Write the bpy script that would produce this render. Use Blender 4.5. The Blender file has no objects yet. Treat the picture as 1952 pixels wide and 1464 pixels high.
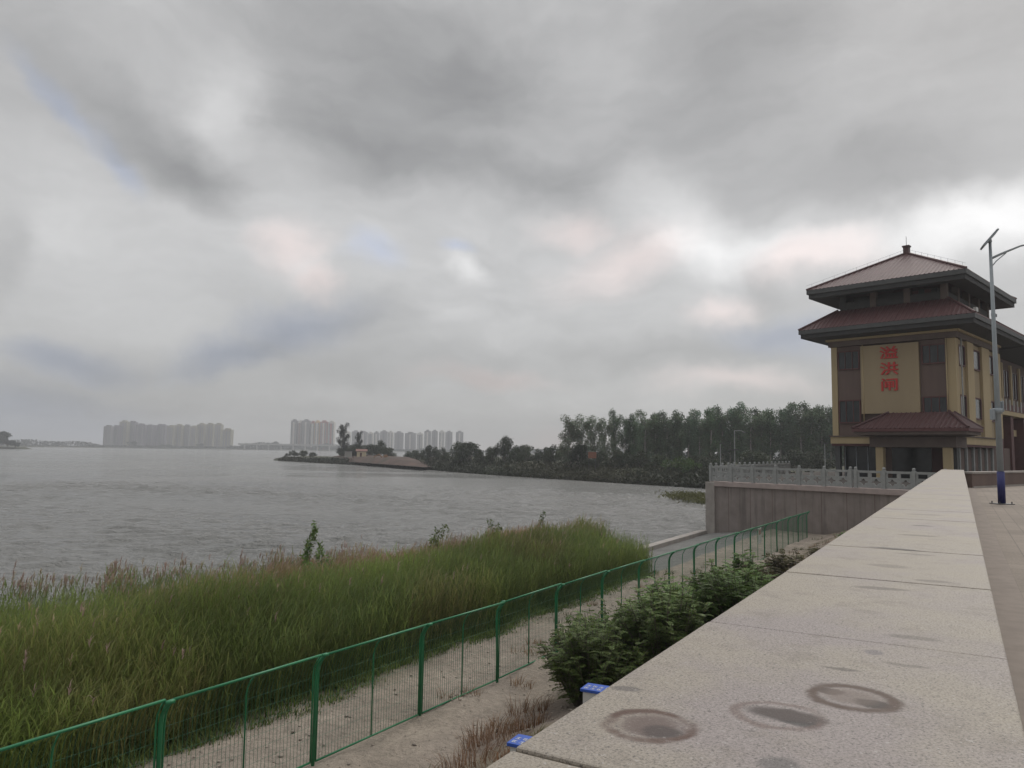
import bpy, math, random
import numpy as np
from mathutils import Vector, Matrix, noise as mnoise
sc = bpy.context.scene
RAD = math.radians
EYE = 1.15
# ------------------------------------------------------------------ camera
PITCH, ROLL, FPX = 5.0, 0.81, 1450.0
cam = bpy.data.objects.new('camera', bpy.data.cameras.new('camera'))
sc.collection.objects.link(cam); sc.camera = cam
cam.data.sensor_width = 36.0; cam.data.lens = FPX/1952*36
cam.data.clip_start = 0.05; cam.data.clip_end = 6000
CR = Matrix.Rotation(RAD(90+PITCH), 4, 'X') @ Matrix.Rotation(RAD(ROLL), 4, 'Z')
cam.matrix_world = Matrix.Translation((0, 0, EYE)) @ CR
# ------------------------------------------------------------------ exposure
sc.view_settings.view_transform = 'Standard'; sc.view_settings.look = 'None'
sc.view_settings.exposure = 0.12; sc.view_settings.gamma = 1.0
sc.render.filter_size = 2.1
sc.cycles.max_bounces = 6; sc.cycles.volume_bounces = 1
sc.cycles.transparent_max_bounces = 8
# ------------------------------------------------------------------ sun
SUN_EL, SUN_AZ = 38.0, 38.0            # azimuth clockwise from +Y
sun = bpy.data.objects.new('sun', bpy.data.lights.new('sun', 'SUN'))
sc.collection.objects.link(sun)
sun.data.energy = 1.0; sun.data.angle = RAD(25); sun.data.color = (1.0, .95, .88)
sun.rotation_euler = (RAD(90-SUN_EL), 0, RAD(180-SUN_AZ))
# ------------------------------------------------------------------ world: broken overcast
W = bpy.data.worlds.new('World'); sc.world = W; W.use_nodes = True
nt = W.node_tree; nt.nodes.clear()
def N(t, **k):
    n = nt.nodes.new(t)
    for a, b in k.items(): setattr(n, a, b)
    return n
def L(a, b): nt.links.new(a, b)
def M(op, a, b=None, c=None):
    n = N('ShaderNodeMath', operation=op)
    for i, v in enumerate((a, b, c)):
        if v is None: continue
        if isinstance(v, (int, float)): n.inputs[i].default_value = v
        else: L(v, n.inputs[i])
    return n.outputs[0]
def RNG(v, a, b, c, d, smooth=True):
    n = N('ShaderNodeMapRange', interpolation_type='SMOOTHSTEP' if smooth else 'LINEAR')
    for i, x in enumerate((v, a, b, c, d)):
        if isinstance(x, (int, float)): n.inputs[i].default_value = x
        else: L(x, n.inputs[i])
    return n.outputs[0]
tc = N('ShaderNodeTexCoord'); sp = N('ShaderNodeSeparateXYZ'); L(tc.outputs['Generated'], sp.inputs[0])
az = M('MULTIPLY', M('ARCTAN2', sp.outputs[0], sp.outputs[1]), 180/math.pi)
el = M('MULTIPLY', M('ARCSINE', sp.outputs[2]), 180/math.pi)
ael = M('ABSOLUTE', el)
cb = N('ShaderNodeCombineXYZ'); L(az, cb.inputs[0]); L(ael, cb.inputs[1])
wn = N('ShaderNodeTexNoise'); wn.inputs['Scale'].default_value = 0.11; wn.inputs['Detail'].default_value = 5; wn.inputs['Roughness'].default_value = .55
L(cb.outputs[0], wn.inputs['Vector'])
vs = N('ShaderNodeVectorMath', operation='SUBTRACT'); L(wn.outputs['Color'], vs.inputs[0]); vs.inputs[1].default_value = (.5, .5, .5)
vm = N('ShaderNodeVectorMath', operation='MULTIPLY'); L(vs.outputs[0], vm.inputs[0]); vm.inputs[1].default_value = (9, 6, 0)
va = N('ShaderNodeVectorMath', operation='ADD'); L(cb.outputs[0], va.inputs[0]); L(vm.outputs[0], va.inputs[1])
P = va.outputs[0]
BLOBS = [(-8.72, 26.16, 12.89, 7.42, -15, -0.13, 'g'),
 (-3.47, 27.47, 5.92, 4.34, -20, -0.05, 'g'),
 (16.63, 27.4, 9.84, 4.92, 30, -0.09, 'g'),
 (-21.5, 24.6, 3.0, 4.6, -20, 0.15, 'g'),
 (-25.19, 25.29, 9.3, 3.58, -35, 0.06, 'g'),
 (-24.87, 19.78, 7.17, 2.69, -35, -0.14, 'g'),
 (-32.41, 23.39, 7.34, 2.0, -30, -0.05, 'g'),
 (-22.4, 18.44, 4.38, 2.56, -20, -0.1, 'g'),
 (-27.95, 18.92, 3.14, 0.98, -50, -0.02, 'b'),
 (-31.99, 21.64, 4.69, 1.01, -35, -0.01, 'b'),
 (-32.01, 17.19, 5.36, 4.02, -20, 0.05, 'g'),
 (-29.36, 13.32, 10.33, 5.17, 0, 0.04, 'g'),
 (-34.53, 11.88, 1.95, 3.58, 0, -0.09, 'g'),
 (-8.17, 21.29, 16.43, 2.35, -12, -0.08, 'g'),
 (3.99, 20.14, 5.52, 1.97, 20, -0.1, 'g'),
 (20.91, 19.51, 12.18, 3.32, -5, -0.07, 'g'),
 (27.69, 19.66, 8.75, 3.15, 10, -0.04, 'g'),
 (12.75, 23.38, 7.71, 6.17, -60, -0.02, 'g'),
 (11.56, 18.81, 4.2, 4.4, -60, 0.11, 'g'),
 (13.85, 15.75, 6.8, 3.2, -30, 0.15, 'g'),
 (20.11, 14.62, 10.6, 2.7, 0, 0.19, 'g'),
 (33.55, 14.52, 6.9, 2.8, 12, 0.36, 'g'),
 (28.51, 15.2, 6.94, 1.74, 10, 0.14, 'g'),
 (8.02, 14.07, 5.87, 2.35, 25, 0.15, 'p'),
 (4.43, 16.4, 3.15, 1.58, 0, 0.13, 'p'),
 (15.31, 10.25, 3.43, 1.33, 10, 0.18, 'p'),
 (21.85, 13.77, 4.4, 1.83, 10, 0.08, 'p'),
 (18.27, 12.18, 2.63, 2.25, -60, -0.14, 'g'),
 (6.86, 8.67, 12.95, 4.32, 0, 0.03, 'g'),
 (-16.24, 14.07, 2.66, 2.28, 60, 0.12, 'p'),
 (-14.85, 11.94, 1.91, 1.53, -40, 0.08, 'p'),
 (-11.11, 14.44, 2.33, 1.74, 0, 0.03, 'b'),
 (-4.82, 15.32, 1.57, 0.71, 0, 0.03, 'b'),
 (-3.78, 13.55, 2.56, 1.1, -25, 0.2, 'g'),
 (-16.21, 8.45, 5.69, 1.9, 12, -0.14, 'b'),
 (-10.96, 9.48, 4.27, 2.33, -10, -0.08, 'g'),
 (-20.8, 6.68, 5.54, 1.48, 8, -0.08, 'b'),
 (-30.42, 5.34, 4.09, 1.53, 0, -0.07, 'b'),
 (-13.88, 5.89, 19.95, 1.73, 0, -0.07, 'g'),
 (-32.22, 1.53, 10.03, 2.34, 0, -0.06, 'b'),
 (-25.0, 2.83, 17.91, 2.15, 0, -0.06, 'g'),
 (-1.83, 5.45, 5.53, 0.87, -2, 0.05, 'p'),
 (16.0, 5.3, 6.08, 1.22, 0, 0.17, 'p'),
 (8.82, 3.58, 16.4, 1.95, 0, 0.06, 'g'),
 (20.0, 8.39, 5.94, 1.49, 0, -0.1, 'b'),
 (8.81, 7.09, 15.62, 1.17, 0, -0.07, 'g'),
 (-4.7, 10.1, 2.36, 1.58, -10, 0.06, 'g'),
 (-11.16, 15.95, 19.38, 3.1, 5, 0.05, 'g'),
 (5.72, 0.04, 11.8, 1.57, 0, 0.03, 'p')]
val = RNG(ael, 0, 9, .665, .725)
blue = pink = None
for (a, e, ra, re, rot, amp, t) in BLOBS:
    mp = N('ShaderNodeMapping', vector_type='TEXTURE')
    mp.inputs['Location'].default_value = (a, e, 0); mp.inputs['Rotation'].default_value = (0, 0, RAD(rot))
    mp.inputs['Scale'].default_value = (ra*1.35, re*1.35, 1)
    L(P, mp.inputs['Vector'])
    ln = N('ShaderNodeVectorMath', operation='LENGTH'); L(mp.outputs[0], ln.inputs[0])
    w = RNG(ln.outputs['Value'], 1.0, 0.0, 0.0, 1.0)
    val = M('MULTIPLY_ADD', w, amp*(.66 if amp > 0 else .72), val)
    if t == 'b': blue = w if blue is None else M('MAXIMUM', blue, w)
    if t == 'p': pink = w if pink is None else M('MAXIMUM', pink, w)
n2 = N('ShaderNodeTexNoise'); n2.inputs['Scale'].default_value = .16; n2.inputs['Detail'].default_value = 6; n2.inputs['Roughness'].default_value = .5
mp2 = N('ShaderNodeMapping'); mp2.inputs['Scale'].default_value = (.55, 1.3, 1); L(P, mp2.inputs['Vector']); L(mp2.outputs[0], n2.inputs['Vector'])
val = M('MULTIPLY_ADD', M('SUBTRACT', n2.outputs['Fac'], .5), .15, val)
n3 = N('ShaderNodeTexNoise'); n3.inputs['Scale'].default_value = .55; n3.inputs['Detail'].default_value = 7; n3.inputs['Roughness'].default_value = .58
mp3 = N('ShaderNodeMapping'); mp3.inputs['Scale'].default_value = (.6, 1.5, 1); L(P, mp3.inputs['Vector']); L(mp3.outputs[0], n3.inputs['Vector'])
val = M('ADD', val, RNG(ael, 17, 25, 0.0, -.035))
val = M('MULTIPLY_ADD', RNG(M('ABSOLUTE', M('SUBTRACT', ael, 13)), 0, 6, 1, 0), .028, val)
val = M('MULTIPLY_ADD', M('SUBTRACT', n3.outputs['Fac'], .5), .06, val)
val = M('ADD', val, RNG(ael, 34, 60, 0.0, 0.42))          # unseen sky overhead brightened to throw more light on the ground
val = M('ADD', val, RNG(M('ABSOLUTE', M('SUBTRACT', az, 25)), 70, 130, 0.0, -.12))   # unseen sky away from the sun dimmed to darken camera-facing walls
val = M('MINIMUM', M('MAXIMUM', val, .45), 1.25)
lin = M('MULTIPLY', M('POWER', val, 2.2), 10.0)
mixb = N('ShaderNodeMixRGB'); mixb.inputs[1].default_value = (1.006, 1.0, .993, 1); mixb.inputs[2].default_value = (.90, .96, 1.12, 1)
L(M('MULTIPLY', blue, .95), mixb.inputs[0])
mixp = N('ShaderNodeMixRGB'); L(mixb.outputs[0], mixp.inputs[1]); mixp.inputs[2].default_value = (1.09, .98, .95, 1); L(pink, mixp.inputs[0])
cl = N('ShaderNodeVectorMath', operation='SCALE'); L(mixp.outputs[0], cl.inputs[0]); L(lin, cl.inputs['Scale'])
sky = N('ShaderNodeTexSky'); sky.sky_type = 'NISHITA'; sky.sun_disc = False
sky.sun_elevation = RAD(SUN_EL); sky.sun_rotation = RAD(SUN_AZ)
mixs = N('ShaderNodeMixRGB'); mixs.inputs[0].default_value = .05
L(cl.outputs[0], mixs.inputs[1]); L(sky.outputs[0], mixs.inputs[2])
bg = N('ShaderNodeBackground'); bg.inputs['Strength'].default_value = 0.1; L(mixs.outputs[0], bg.inputs['Color'])
wo = N('ShaderNodeOutputWorld'); L(bg.outputs[0], wo.inputs['Surface'])
W.cycles.sampling_method = 'MANUAL'; W.cycles.sample_map_resolution = 512

# ================================================================== helpers
def ray(px, py): return (CR.to_3x3() @ Vector(((px-976)/FPX, -(py-732)/FPX, -1))).normalized()
def gp(px, py, depth):                       # point on the level plane `depth` metres below the eye
    d = ray(px, py); t = -depth/d.z; return Vector((d.x*t, d.y*t, EYE-depth))
def at(px, py, Y):                           # point at world distance Y
    d = ray(px, py); t = Y/d.y; return Vector((d.x*t, Y, EYE+d.z*t))
DAM = RAD(59.5)                              # the dam's direction: local x along it, local y towards the lake
cD, sD = math.cos(DAM), math.sin(DAM)
def dam(s, p): return (s*cD-p*sD, s*sD+p*cD)
def ndam(x, y): return (x*cD+y*sD, -x*sD+y*cD)

MATS = {}
class NB:                                     # small node-building helper
    def __init__(s, name):
        s.m = bpy.data.materials.new(name); s.m.use_nodes = True; s.t = s.m.node_tree
        s.b = s.t.nodes['Principled BSDF']; s.out = s.t.nodes['Material Output']; MATS[name] = s.m
    def n(s, t, **k):
        x = s.t.nodes.new(t)
        for a, b in k.items(): setattr(x, a, b)
        return x
    def l(s, a, b): s.t.links.new(a, b)
    def coord(s, kind='Object', scale=(1, 1, 1), rot=(0, 0, 0), loc=(0, 0, 0)):
        c = s.n('ShaderNodeTexCoord'); m = s.n('ShaderNodeMapping'); s.l(c.outputs[kind], m.inputs['Vector'])
        m.inputs['Scale'].default_value = scale; m.inputs['Rotation'].default_value = rot; m.inputs['Location'].default_value = loc
        return m.outputs[0]
    def noise(s, v, scale, detail=3, rough=.55, out='Fac'):
        x = s.n('ShaderNodeTexNoise'); x.inputs['Scale'].default_value = scale; x.inputs['Detail'].default_value = detail
        x.inputs['Roughness'].default_value = rough; s.l(v, x.inputs['Vector']); return x.outputs[out]
    def ramp(s, v, stops):
        r = s.n('ShaderNodeValToRGB'); e = r.color_ramp.elements
        while len(e) < len(stops): e.new(.5)
        for i, (p, c) in enumerate(stops):
            e[i].position = p; e[i].color = (c if len(c) == 4 else (*c, 1)) if not isinstance(c, (int, float)) else (c, c, c, 1)
        s.l(v, r.inputs[0]); return r.outputs[0]
    def mix(s, a, b, f, mode='MIX'):
        x = s.n('ShaderNodeMixRGB', blend_type=mode)
        for i, v in ((0, f), (1, a), (2, b)):
            if isinstance(v, (int, float)): x.inputs[i].default_value = v
            elif isinstance(v, tuple): x.inputs[i].default_value = (*v[:3], 1)
            else: s.l(v, x.inputs[i])
        return x.outputs[0]
    def math(s, op, a, b=None, c=None):
        x = s.n('ShaderNodeMath', operation=op)
        for i, v in enumerate((a, b, c)):
            if v is None: continue
            if isinstance(v, (int, float)): x.inputs[i].default_value = v
            else: s.l(v, x.inputs[i])
        return x.outputs[0]
    def rng(s, v, a, b, c=0., d=1.):
        x = s.n('ShaderNodeMapRange', interpolation_type='SMOOTHSTEP'); s.l(v, x.inputs[0])
        for i, q in enumerate((a, b, c, d)): x.inputs[i+1].default_value = q
        return x.outputs[0]
    def bump(s, h, strength=.3, dist=.02):
        x = s.n('ShaderNodeBump'); x.inputs['Strength'].default_value = strength; x.inputs['Distance'].default_value = dist
        s.l(h, x.inputs['Height']); s.l(x.outputs[0], s.b.inputs['Normal'])
    def col(s, c):
        if isinstance(c, tuple): s.b.inputs['Base Color'].default_value = (*c[:3], 1)
        else: s.l(c, s.b.inputs['Base Color'])
    def rough(s, r): s.b.inputs['Roughness'].default_value = r
def simple(name, c, r=.7, var=.18, scale=3.0, metal=0., bump=0., streak=False):
    n = NB(name); v = n.coord('Object', (1, 1, .18) if streak else (1, 1, 1))
    a = n.noise(v, scale, 5, .6)
    f = n.ramp(a, [(.25, 1-var), (.75, 1+var)])
    n.col(n.mix(c, f, 1.0, 'MULTIPLY')); n.rough(r); n.b.inputs['Metallic'].default_value = metal
    if bump: n.bump(n.noise(n.coord(), scale*12, 3), bump, .01)
    return n.m

# ---- mesh builder (numpy-fast final step) ----
class MB:
    def __init__(s): s.v = []; s.f = []
    def add(s, vs, fs):
        o = len(s.v); s.v += [tuple(v) for v in vs]; s.f += [tuple(i+o for i in f) for f in fs]; return s
    def box(s, x0, x1, y0, y1, z0, z1):
        return s.add([(x0,y0,z0),(x1,y0,z0),(x1,y1,z0),(x0,y1,z0),(x0,y0,z1),(x1,y0,z1),(x1,y1,z1),(x0,y1,z1)],
                     [(3,2,1,0),(4,5,6,7),(0,1,5,4),(1,2,6,5),(2,3,7,6),(3,0,4,7)])
    def prism(s, poly, z0, z1):
        n = len(poly)
        return s.add([(x,y,z0) for x,y in poly]+[(x,y,z1) for x,y in poly],
                     [tuple(range(n))[::-1], tuple(range(n,2*n))]+[(i,(i+1)%n,(i+1)%n+n,i+n) for i in range(n)])
    def tube(s, pts, r, k=8, cap=True):
        pts = [Vector(p) for p in pts]; rs = r if isinstance(r, (list, tuple)) else [r]*len(pts)
        vs = []; fs = []
        for i, p in enumerate(pts):
            d = (pts[min(i+1,len(pts)-1)]-pts[max(i-1,0)]).normalized()
            a = d.cross(Vector((0,0,1)) if abs(d.z) < .9 else Vector((1,0,0))).normalized(); b = d.cross(a)
            for j in range(k):
                t = 2*math.pi*j/k; vs.append(p+(a*math.cos(t)+b*math.sin(t))*rs[i])
        for i in range(len(pts)-1):
            for j in range(k): fs.append((i*k+j, i*k+(j+1)%k, (i+1)*k+(j+1)%k, (i+1)*k+j))
        if cap: fs.append(tuple(range(k))[::-1]); fs.append(tuple(range((len(pts)-1)*k, len(pts)*k)))
        return s.add(vs, fs)
    def build(s, name, mat, parent=None, smooth=False, bevel=0):
        me = bpy.data.meshes.new(name); me.from_pydata(s.v, [], s.f); me.validate()
        me.materials.append(MATS[mat] if isinstance(mat, str) else mat)
        if smooth: me.polygons.foreach_set('use_smooth', [True]*len(me.polygons))
        o = bpy.data.objects.new(name, me); sc.collection.objects.link(o)
        if parent: o.parent = parent
        if bevel:
            b = o.modifiers.new('bevel', 'BEVEL'); b.width = bevel; b.segments = 2; b.limit_method = 'ANGLE'
        return o
def B(*a): return MB().box(*a)
def fast(name, V, F, mat, parent=None, col=None):           # V (n,3), F (m,4)
    me = bpy.data.meshes.new(name); V = np.asarray(V, np.float32); F = np.asarray(F, np.int32)
    me.vertices.add(len(V)); me.vertices.foreach_set('co', V.ravel())
    me.loops.add(F.size); me.loops.foreach_set('vertex_index', F.ravel())
    me.polygons.add(len(F)); me.polygons.foreach_set('loop_start', np.arange(0, F.size, F.shape[1], dtype=np.int32))
    if col is not None:
        a = me.color_attributes.new('Col', 'FLOAT_COLOR', 'POINT')
        a.data.foreach_set('color', np.concatenate([np.asarray(col, np.float32), np.ones((len(V), 1), np.float32)], 1).ravel())
    me.update(calc_edges=True); me.materials.append(MATS[mat])
    o = bpy.data.objects.new(name, me); sc.collection.objects.link(o)
    if parent: o.parent = parent
    return o
def root(name, loc=(0, 0, 0), rz=0, label=None, cat=None, group=None):
    o = bpy.data.objects.new(name, None); o.empty_display_size = .3; sc.collection.objects.link(o)
    o.location = loc; o.rotation_euler = (0, 0, rz)
    tag(o, label, cat, group); return o
def tag(o, label=None, cat=None, group=None, kind=None):
    if label: o['label'] = label
    if cat: o['category'] = cat
    if group: o['group'] = group
    if kind: o['kind'] = kind
    return o
def kids(o): return [c for c in sc.objects if c.parent == o]
def copy_tree(o, loc=None, rz=None, scale=None, label=None, parent=None):
    c = o.copy(); sc.collection.objects.link(c)
    if parent: c.parent = parent
    if loc is not None: c.location = loc
    if rz is not None: c.rotation_euler = (0, 0, rz)
    if scale is not None: c.scale = scale
    if label: c['label'] = label
    for k in kids(o): copy_tree(k, parent=c)
    return c
ORD = ['leftmost','second','third','fourth','fifth','sixth','seventh','eighth','ninth','tenth','eleventh','twelfth','thirteenth','fourteenth','fifteenth','sixteenth','seventeenth','eighteenth','nineteenth','twentieth',
       'twenty-first','twenty-second','twenty-third','twenty-fourth','twenty-fifth','twenty-sixth','twenty-seventh','twenty-eighth','twenty-ninth','thirtieth','thirty-first','thirty-second','thirty-third','thirty-fourth','thirty-fifth','thirty-sixth']
def nth(i, of): return (ORD[i]+' from the left') if i else 'leftmost'

# ================================================================== materials
# granite coping with ring stains, in the dam's own (s, p) coordinates
g = NB('granite')
v = g.coord('Object')
big = g.noise(v, 1.3, 5, .6); fine = g.noise(v, 170, 5, .75); grain = g.noise(v, 330, 3, .7); mid = g.noise(v, 9, 5, .65)
c = g.ramp(big, [(.34, (.325,.285,.225)), (.5, (.318,.28,.235)), (.64, (.29,.252,.24))])
c = g.mix(c, (.21,.18,.15), g.rng(mid, .50, .74, 0, .6))
c = g.mix(c, (.245,.21,.19), g.rng(g.noise(v, 3.1, 6, .7), .54, .70, 0, .55))
def wob(v, k, amt):
    a = g.n('ShaderNodeVectorMath', operation='SUBTRACT'); g.l(g.noise(v, k, 4, .6, 'Color'), a.inputs[0]); a.inputs[1].default_value = (.5,.5,.5)
    b = g.n('ShaderNodeVectorMath', operation='MULTIPLY_ADD'); g.l(a.outputs[0], b.inputs[0]); b.inputs[1].default_value = (amt,amt,0); g.l(v, b.inputs[2])
    return b.outputs[0]
wv = wob(wob(v, 5, .045), 26, .022)
def dist(vec, s, p, rs, rp, rot=0):
    m = g.n('ShaderNodeMapping', vector_type='TEXTURE'); g.l(vec, m.inputs['Vector'])
    m.inputs['Location'].default_value = (s, p, .585); m.inputs['Rotation'].default_value = (0,0,rot); m.inputs['Scale'].default_value = (rs, rp, 1)
    n_ = g.n('ShaderNodeVectorMath', operation='LENGTH'); g.l(m.outputs[0], n_.inputs[0]); return n_.outputs['Value']
def stain(c, s, p, rs, rp, colr, a, rot=0, soft=.5):
    return g.mix(c, colr, g.rng(dist(wv, s, p, rs, rp, rot), 1.0, 1-soft, 0, a))
def ring(c, s, p, r, colr, a, wdt=.18):
    d = dist(wv, s, p, r, r); k = g.math('ABSOLUTE', g.math('SUBTRACT', d, 1.0))
    return g.mix(c, colr, g.math('MULTIPLY', g.rng(k, wdt, .02, 0, a), g.rng(g.noise(v, 11, 2), .3, .55, .35, 1)))
for (s, p, rs, rp, cc, a, ro) in [
    (1.46, .53, .08, .08, (.15,.105,.095), .75, 0), (1.44, .50, .05, .05, (.05,.04,.04), .8, 0),
    (1.67, .31, .055, .10, (.07,.05,.045), .95, 0), (1.64, .28, .035, .05, (.03,.025,.025), .8, 0),
    (1.86, .16, .035, .05, (.03,.02,.02), .9, 0), (1.90, .25, .03, .04, (.08,.05,.04), .85, 0), (1.88, .20, .07, .08, (.22,.17,.15), .5, 0),
    (1.66, .66, .03, .05, (.10,.09,.10), .6, .3), (2.12, .26, .02, .06, (.12,.10,.08), .65, 0), (1.40, .27, .05, .04, (.12,.12,.12), .6, 0),
    (1.36, .15, .02, .05, (.13,.10,.09), .6, 0), (2.35, .20, .04, .03, (.20,.18,.21), .6, 0), (2.25, .12, .02, .07, (.2,.17,.14), .55, 0),
    (1.16, .42, .05, .03, (.14,.14,.15), .6, 0), (2.62, .12, .04, .1, (.20,.17,.14), .6, 0),
    (3.52, .28, .05, .14, (.19,.16,.13), .7, .1), (3.85, .1, .05, .10, (.19,.16,.13), .6, 0), (4.25, .30, .08, .12, (.22,.19,.16), .5, 0),
    (5.05, .33, .05, .19, (.09,.08,.07), .85, -.12), (4.85, .22, .04, .12, (.2,.18,.15), .6, 0), (6.0, .25, .08, .16, (.18,.16,.13), .6, 0),
    (6.9, .26, .06, .10, (.14,.12,.10), .8, 0), (8.2, .3, .1, .2, (.22,.2,.18), .5, 0)]:
    c = stain(c, s+.055, p+.025, rs, rp, tuple(q*.55 for q in cc), a, ro)
c = ring(c, 1.515, .56, .085, (.075,.035,.022), 1.0, .26)
c = ring(c, 1.935, .23, .086, (.055,.028,.016), 1.0, .32)
c = ring(c, 1.72, .35, .085, (.11,.06,.045), .6, .22)
c = g.mix(c, g.ramp(fine, [(.36, .50), (.47, .92), (.55, 1.05), (.70, 1.28)]), 1.0, 'MULTIPLY')
c = g.mix(c, (.085,.075,.068), g.rng(g.noise(v, 105, 3, .7), .585, .655, 0, .78))
c = g.mix(c, (.46,.43,.41), g.rng(g.noise(v, 82, 3, .7), .62, .69, 0, .55))
c = g.mix(c, (.09,.08,.07), g.rng(grain, .60, .70, 0, .6))
for (s, p, rs, rp, cc, a) in [(1.52,.56,.082,.082,(.13,.085,.07),.55),(1.50,.53,.045,.05,(.05,.035,.032),.7),(1.73,.335,.05,.095,(.06,.04,.035),.75),
    (1.915,.185,.034,.05,(.03,.018,.014),.85),(1.955,.285,.03,.042,(.06,.035,.025),.8),(1.94,.23,.075,.075,(.17,.125,.10),.45)]:
    c = stain(c, s, p, rs, rp, cc, a)
c = ring(c, 1.515, .56, .085, (.09,.045,.03), .7, .2); c = ring(c, 1.935, .23, .086, (.07,.035,.02), .8, .26)
g.col(c); g.rough(.62); g.bump(fine, .35, .004)

simple('concrete', (.34,.31,.285), .85, .22, 1.4, bump=.2)
n = NB('stained_concrete'); v = n.coord('Object'); vs_ = n.coord('Object', (1, 1, .07))
c = n.ramp(n.noise(v, 1.1, 5), [(.3, (.21,.18,.165)), (.7, (.30,.26,.24))])
c = n.mix(c, (.11,.09,.085), n.rng(n.noise(vs_, 2.2, 5, .65), .50, .68, 0, .5))
c = n.mix(c, (.36,.31,.29), n.rng(n.noise(n.coord('Object', (1,1,.1), loc=(7,0,0)), 3, 4), .62, .75, 0, .4))
n.col(c); n.rough(.9); n.bump(n.noise(v, 20, 4), .15, .01)
simple('stone_rail', (.31,.32,.315), .75, .18, 6)
simple('rail_ledge', (.40,.33,.31), .8, .2, 2)
n = NB('pavers'); v = n.coord('Object')
br = n.n('ShaderNodeTexBrick'); n.l(v, br.inputs['Vector']); br.inputs['Scale'].default_value = 1.0
br.inputs['Brick Width'].default_value = .4; br.inputs['Row Height'].default_value = .2; br.inputs['Mortar Size'].default_value = .007
br.inputs['Color1'].default_value = (.24,.20,.165,1); br.inputs['Color2'].default_value = (.275,.23,.19,1); br.inputs['Mortar'].default_value = (.185,.155,.13,1)
c = n.mix(br.outputs['Color'], n.ramp(n.noise(v, .55, 5), [(.3,.78),(.7,1.12)]), 1., 'MULTIPLY')
c = n.mix(c, n.ramp(n.noise(v, 40, 3), [(.3,.82),(.7,1.15)]), 1., 'MULTIPLY')
n.col(c); n.rough(.85); n.bump(br.outputs['Fac'], -.25, .004)
simple('terrace_stone', (.10,.092,.085), .95, .15, .6); MATS['terrace_stone'].node_tree.nodes['Principled BSDF'].inputs['Specular IOR Level'].default_value = .05
simple('kerb_stone', (.24,.20,.17), .85, .18, 5)
n = NB('sand'); v = n.coord('Object')
at_ = n.n('ShaderNodeAttribute'); at_.attribute_name = 'Col'
a = n.noise(v, .9, 6, .65); b_ = n.noise(v, 9, 5, .7); d_ = n.noise(v, 55, 3, .6)
c = n.mix(at_.outputs['Color'], n.ramp(a, [(.3,.72),(.7,1.18)]), 1., 'MULTIPLY')
c = n.mix(c, n.ramp(b_, [(.3,.74),(.55,1.0),(.75,1.12)]), 1., 'MULTIPLY')
c = n.mix(c, n.ramp(d_, [(.3,.8),(.7,1.15)]), 1., 'MULTIPLY')
n.col(c); n.rough(.95); n.bump(n.math('ADD', n.noise(v, 3.2, 5, .65), n.math('MULTIPLY', b_, .35)), .9, .14)
n = NB('bank_earth'); v = n.coord('Object')
c = n.ramp(n.noise(v, .06, 6, .7), [(.3,(.028,.034,.018)),(.5,(.042,.048,.022)),(.66,(.07,.06,.036)),(.8,(.12,.10,.065))])
n.col(c); n.rough(.95)
n = NB('red_bank'); v = n.coord('Object')
n.col(n.ramp(n.noise(v, .15, 6, .7), [(.32,(.035,.040,.020)),(.46,(.07,.045,.035)),(.6,(.11,.068,.055)),(.75,(.13,.095,.07))])); n.rough(.95)
n = NB('water'); v = n.coord('Object', (1.0, 1.7, 1), (0, 0, RAD(-8))); v2 = n.coord('Object')
w1 = n.noise(v, .7, 3, .6); w2 = n.noise(v, 2.3, 4, .65); w3 = n.noise(v, 7, 3, .6); gust = n.noise(n.coord('Object', (.4,1.6,1)), .035, 3, .6)
h = n.math('ADD', n.math('ADD', n.math('MULTIPLY', w1, 1.0), n.math('MULTIPLY', w2, .55)), n.math('MULTIPLY', w3, .16))
n.bump(h, 1.0, .6)
n.col(n.ramp(n.noise(v2, .02, 3), [(.3,(.20,.203,.193)),(.7,(.24,.237,.225))])); n.l(n.rng(gust, .35, .65, .10, .24), n.b.inputs['Roughness']); n.b.inputs['IOR'].default_value = 1.33
simple('green_paint', (.022,.20,.085), .45, .15, 3)
simple('wire_green', (.02,.13,.07), .5, .1, 3)
simple('blue_plate', (.03,.10,.46), .4, .12, 8)
simple('white_paint', (.62,.62,.60), .6, .1, 6)
simple('sign_red', (.38,.22,.20), .6, .2, 6)
simple('galvanised', (.30,.335,.36), .45, .10, 4)
simple('navy_paint', (.018,.022,.13), .5, .12, 4)
simple('dark_steel', (.07,.07,.075), .5, .12, 4)
n = NB('solar_cells'); v = n.coord('Object', (6, 6, 6)); n.col(n.ramp(n.noise(v, 2, 2), [(.3,(.02,.025,.05)),(.7,(.04,.045,.08))])); n.rough(.2)
simple('cream_wall', (.48,.38,.225), .8, .10, .9, streak=True)
simple('cream_panel', (.38,.30,.19), .8, .08, .7, streak=True)
simple('brown_wall', (.15,.105,.09), .8, .16, 1.2, streak=True)
simple('cornice_brown', (.15,.115,.10), .8, .15, 1.5)
simple('maroon_trim', (.12,.05,.048), .7, .15, 2)
simple('gutter_grey', (.085,.088,.088), .65, .15, 2)
simple('soffit_dark', (.055,.055,.055), .8, .15, 2)
simple('roof_tile', (.095,.042,.042), .55, .22, 2.5)
simple('porch_tile', (.07,.028,.029), .55, .22, 3)
simple('louvre_dark', (.05,.05,.048), .7, .15, 3)
simple('door_red', (.07,.018,.018), .5, .15, 2)
simple('sign_letter_red', (.55,.035,.03), .5, .08, 3)
n = NB('dark_glass'); v = n.coord('Object'); n.col(n.ramp(n.noise(v, .8, 2), [(.35,(.018,.022,.024)),(.65,(.04,.045,.05))])); n.rough(.18)
simple('bark', (.16,.14,.12), .9, .3, 8)
simple('pale_bark', (.34,.32,.29), .9, .25, 5)
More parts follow.
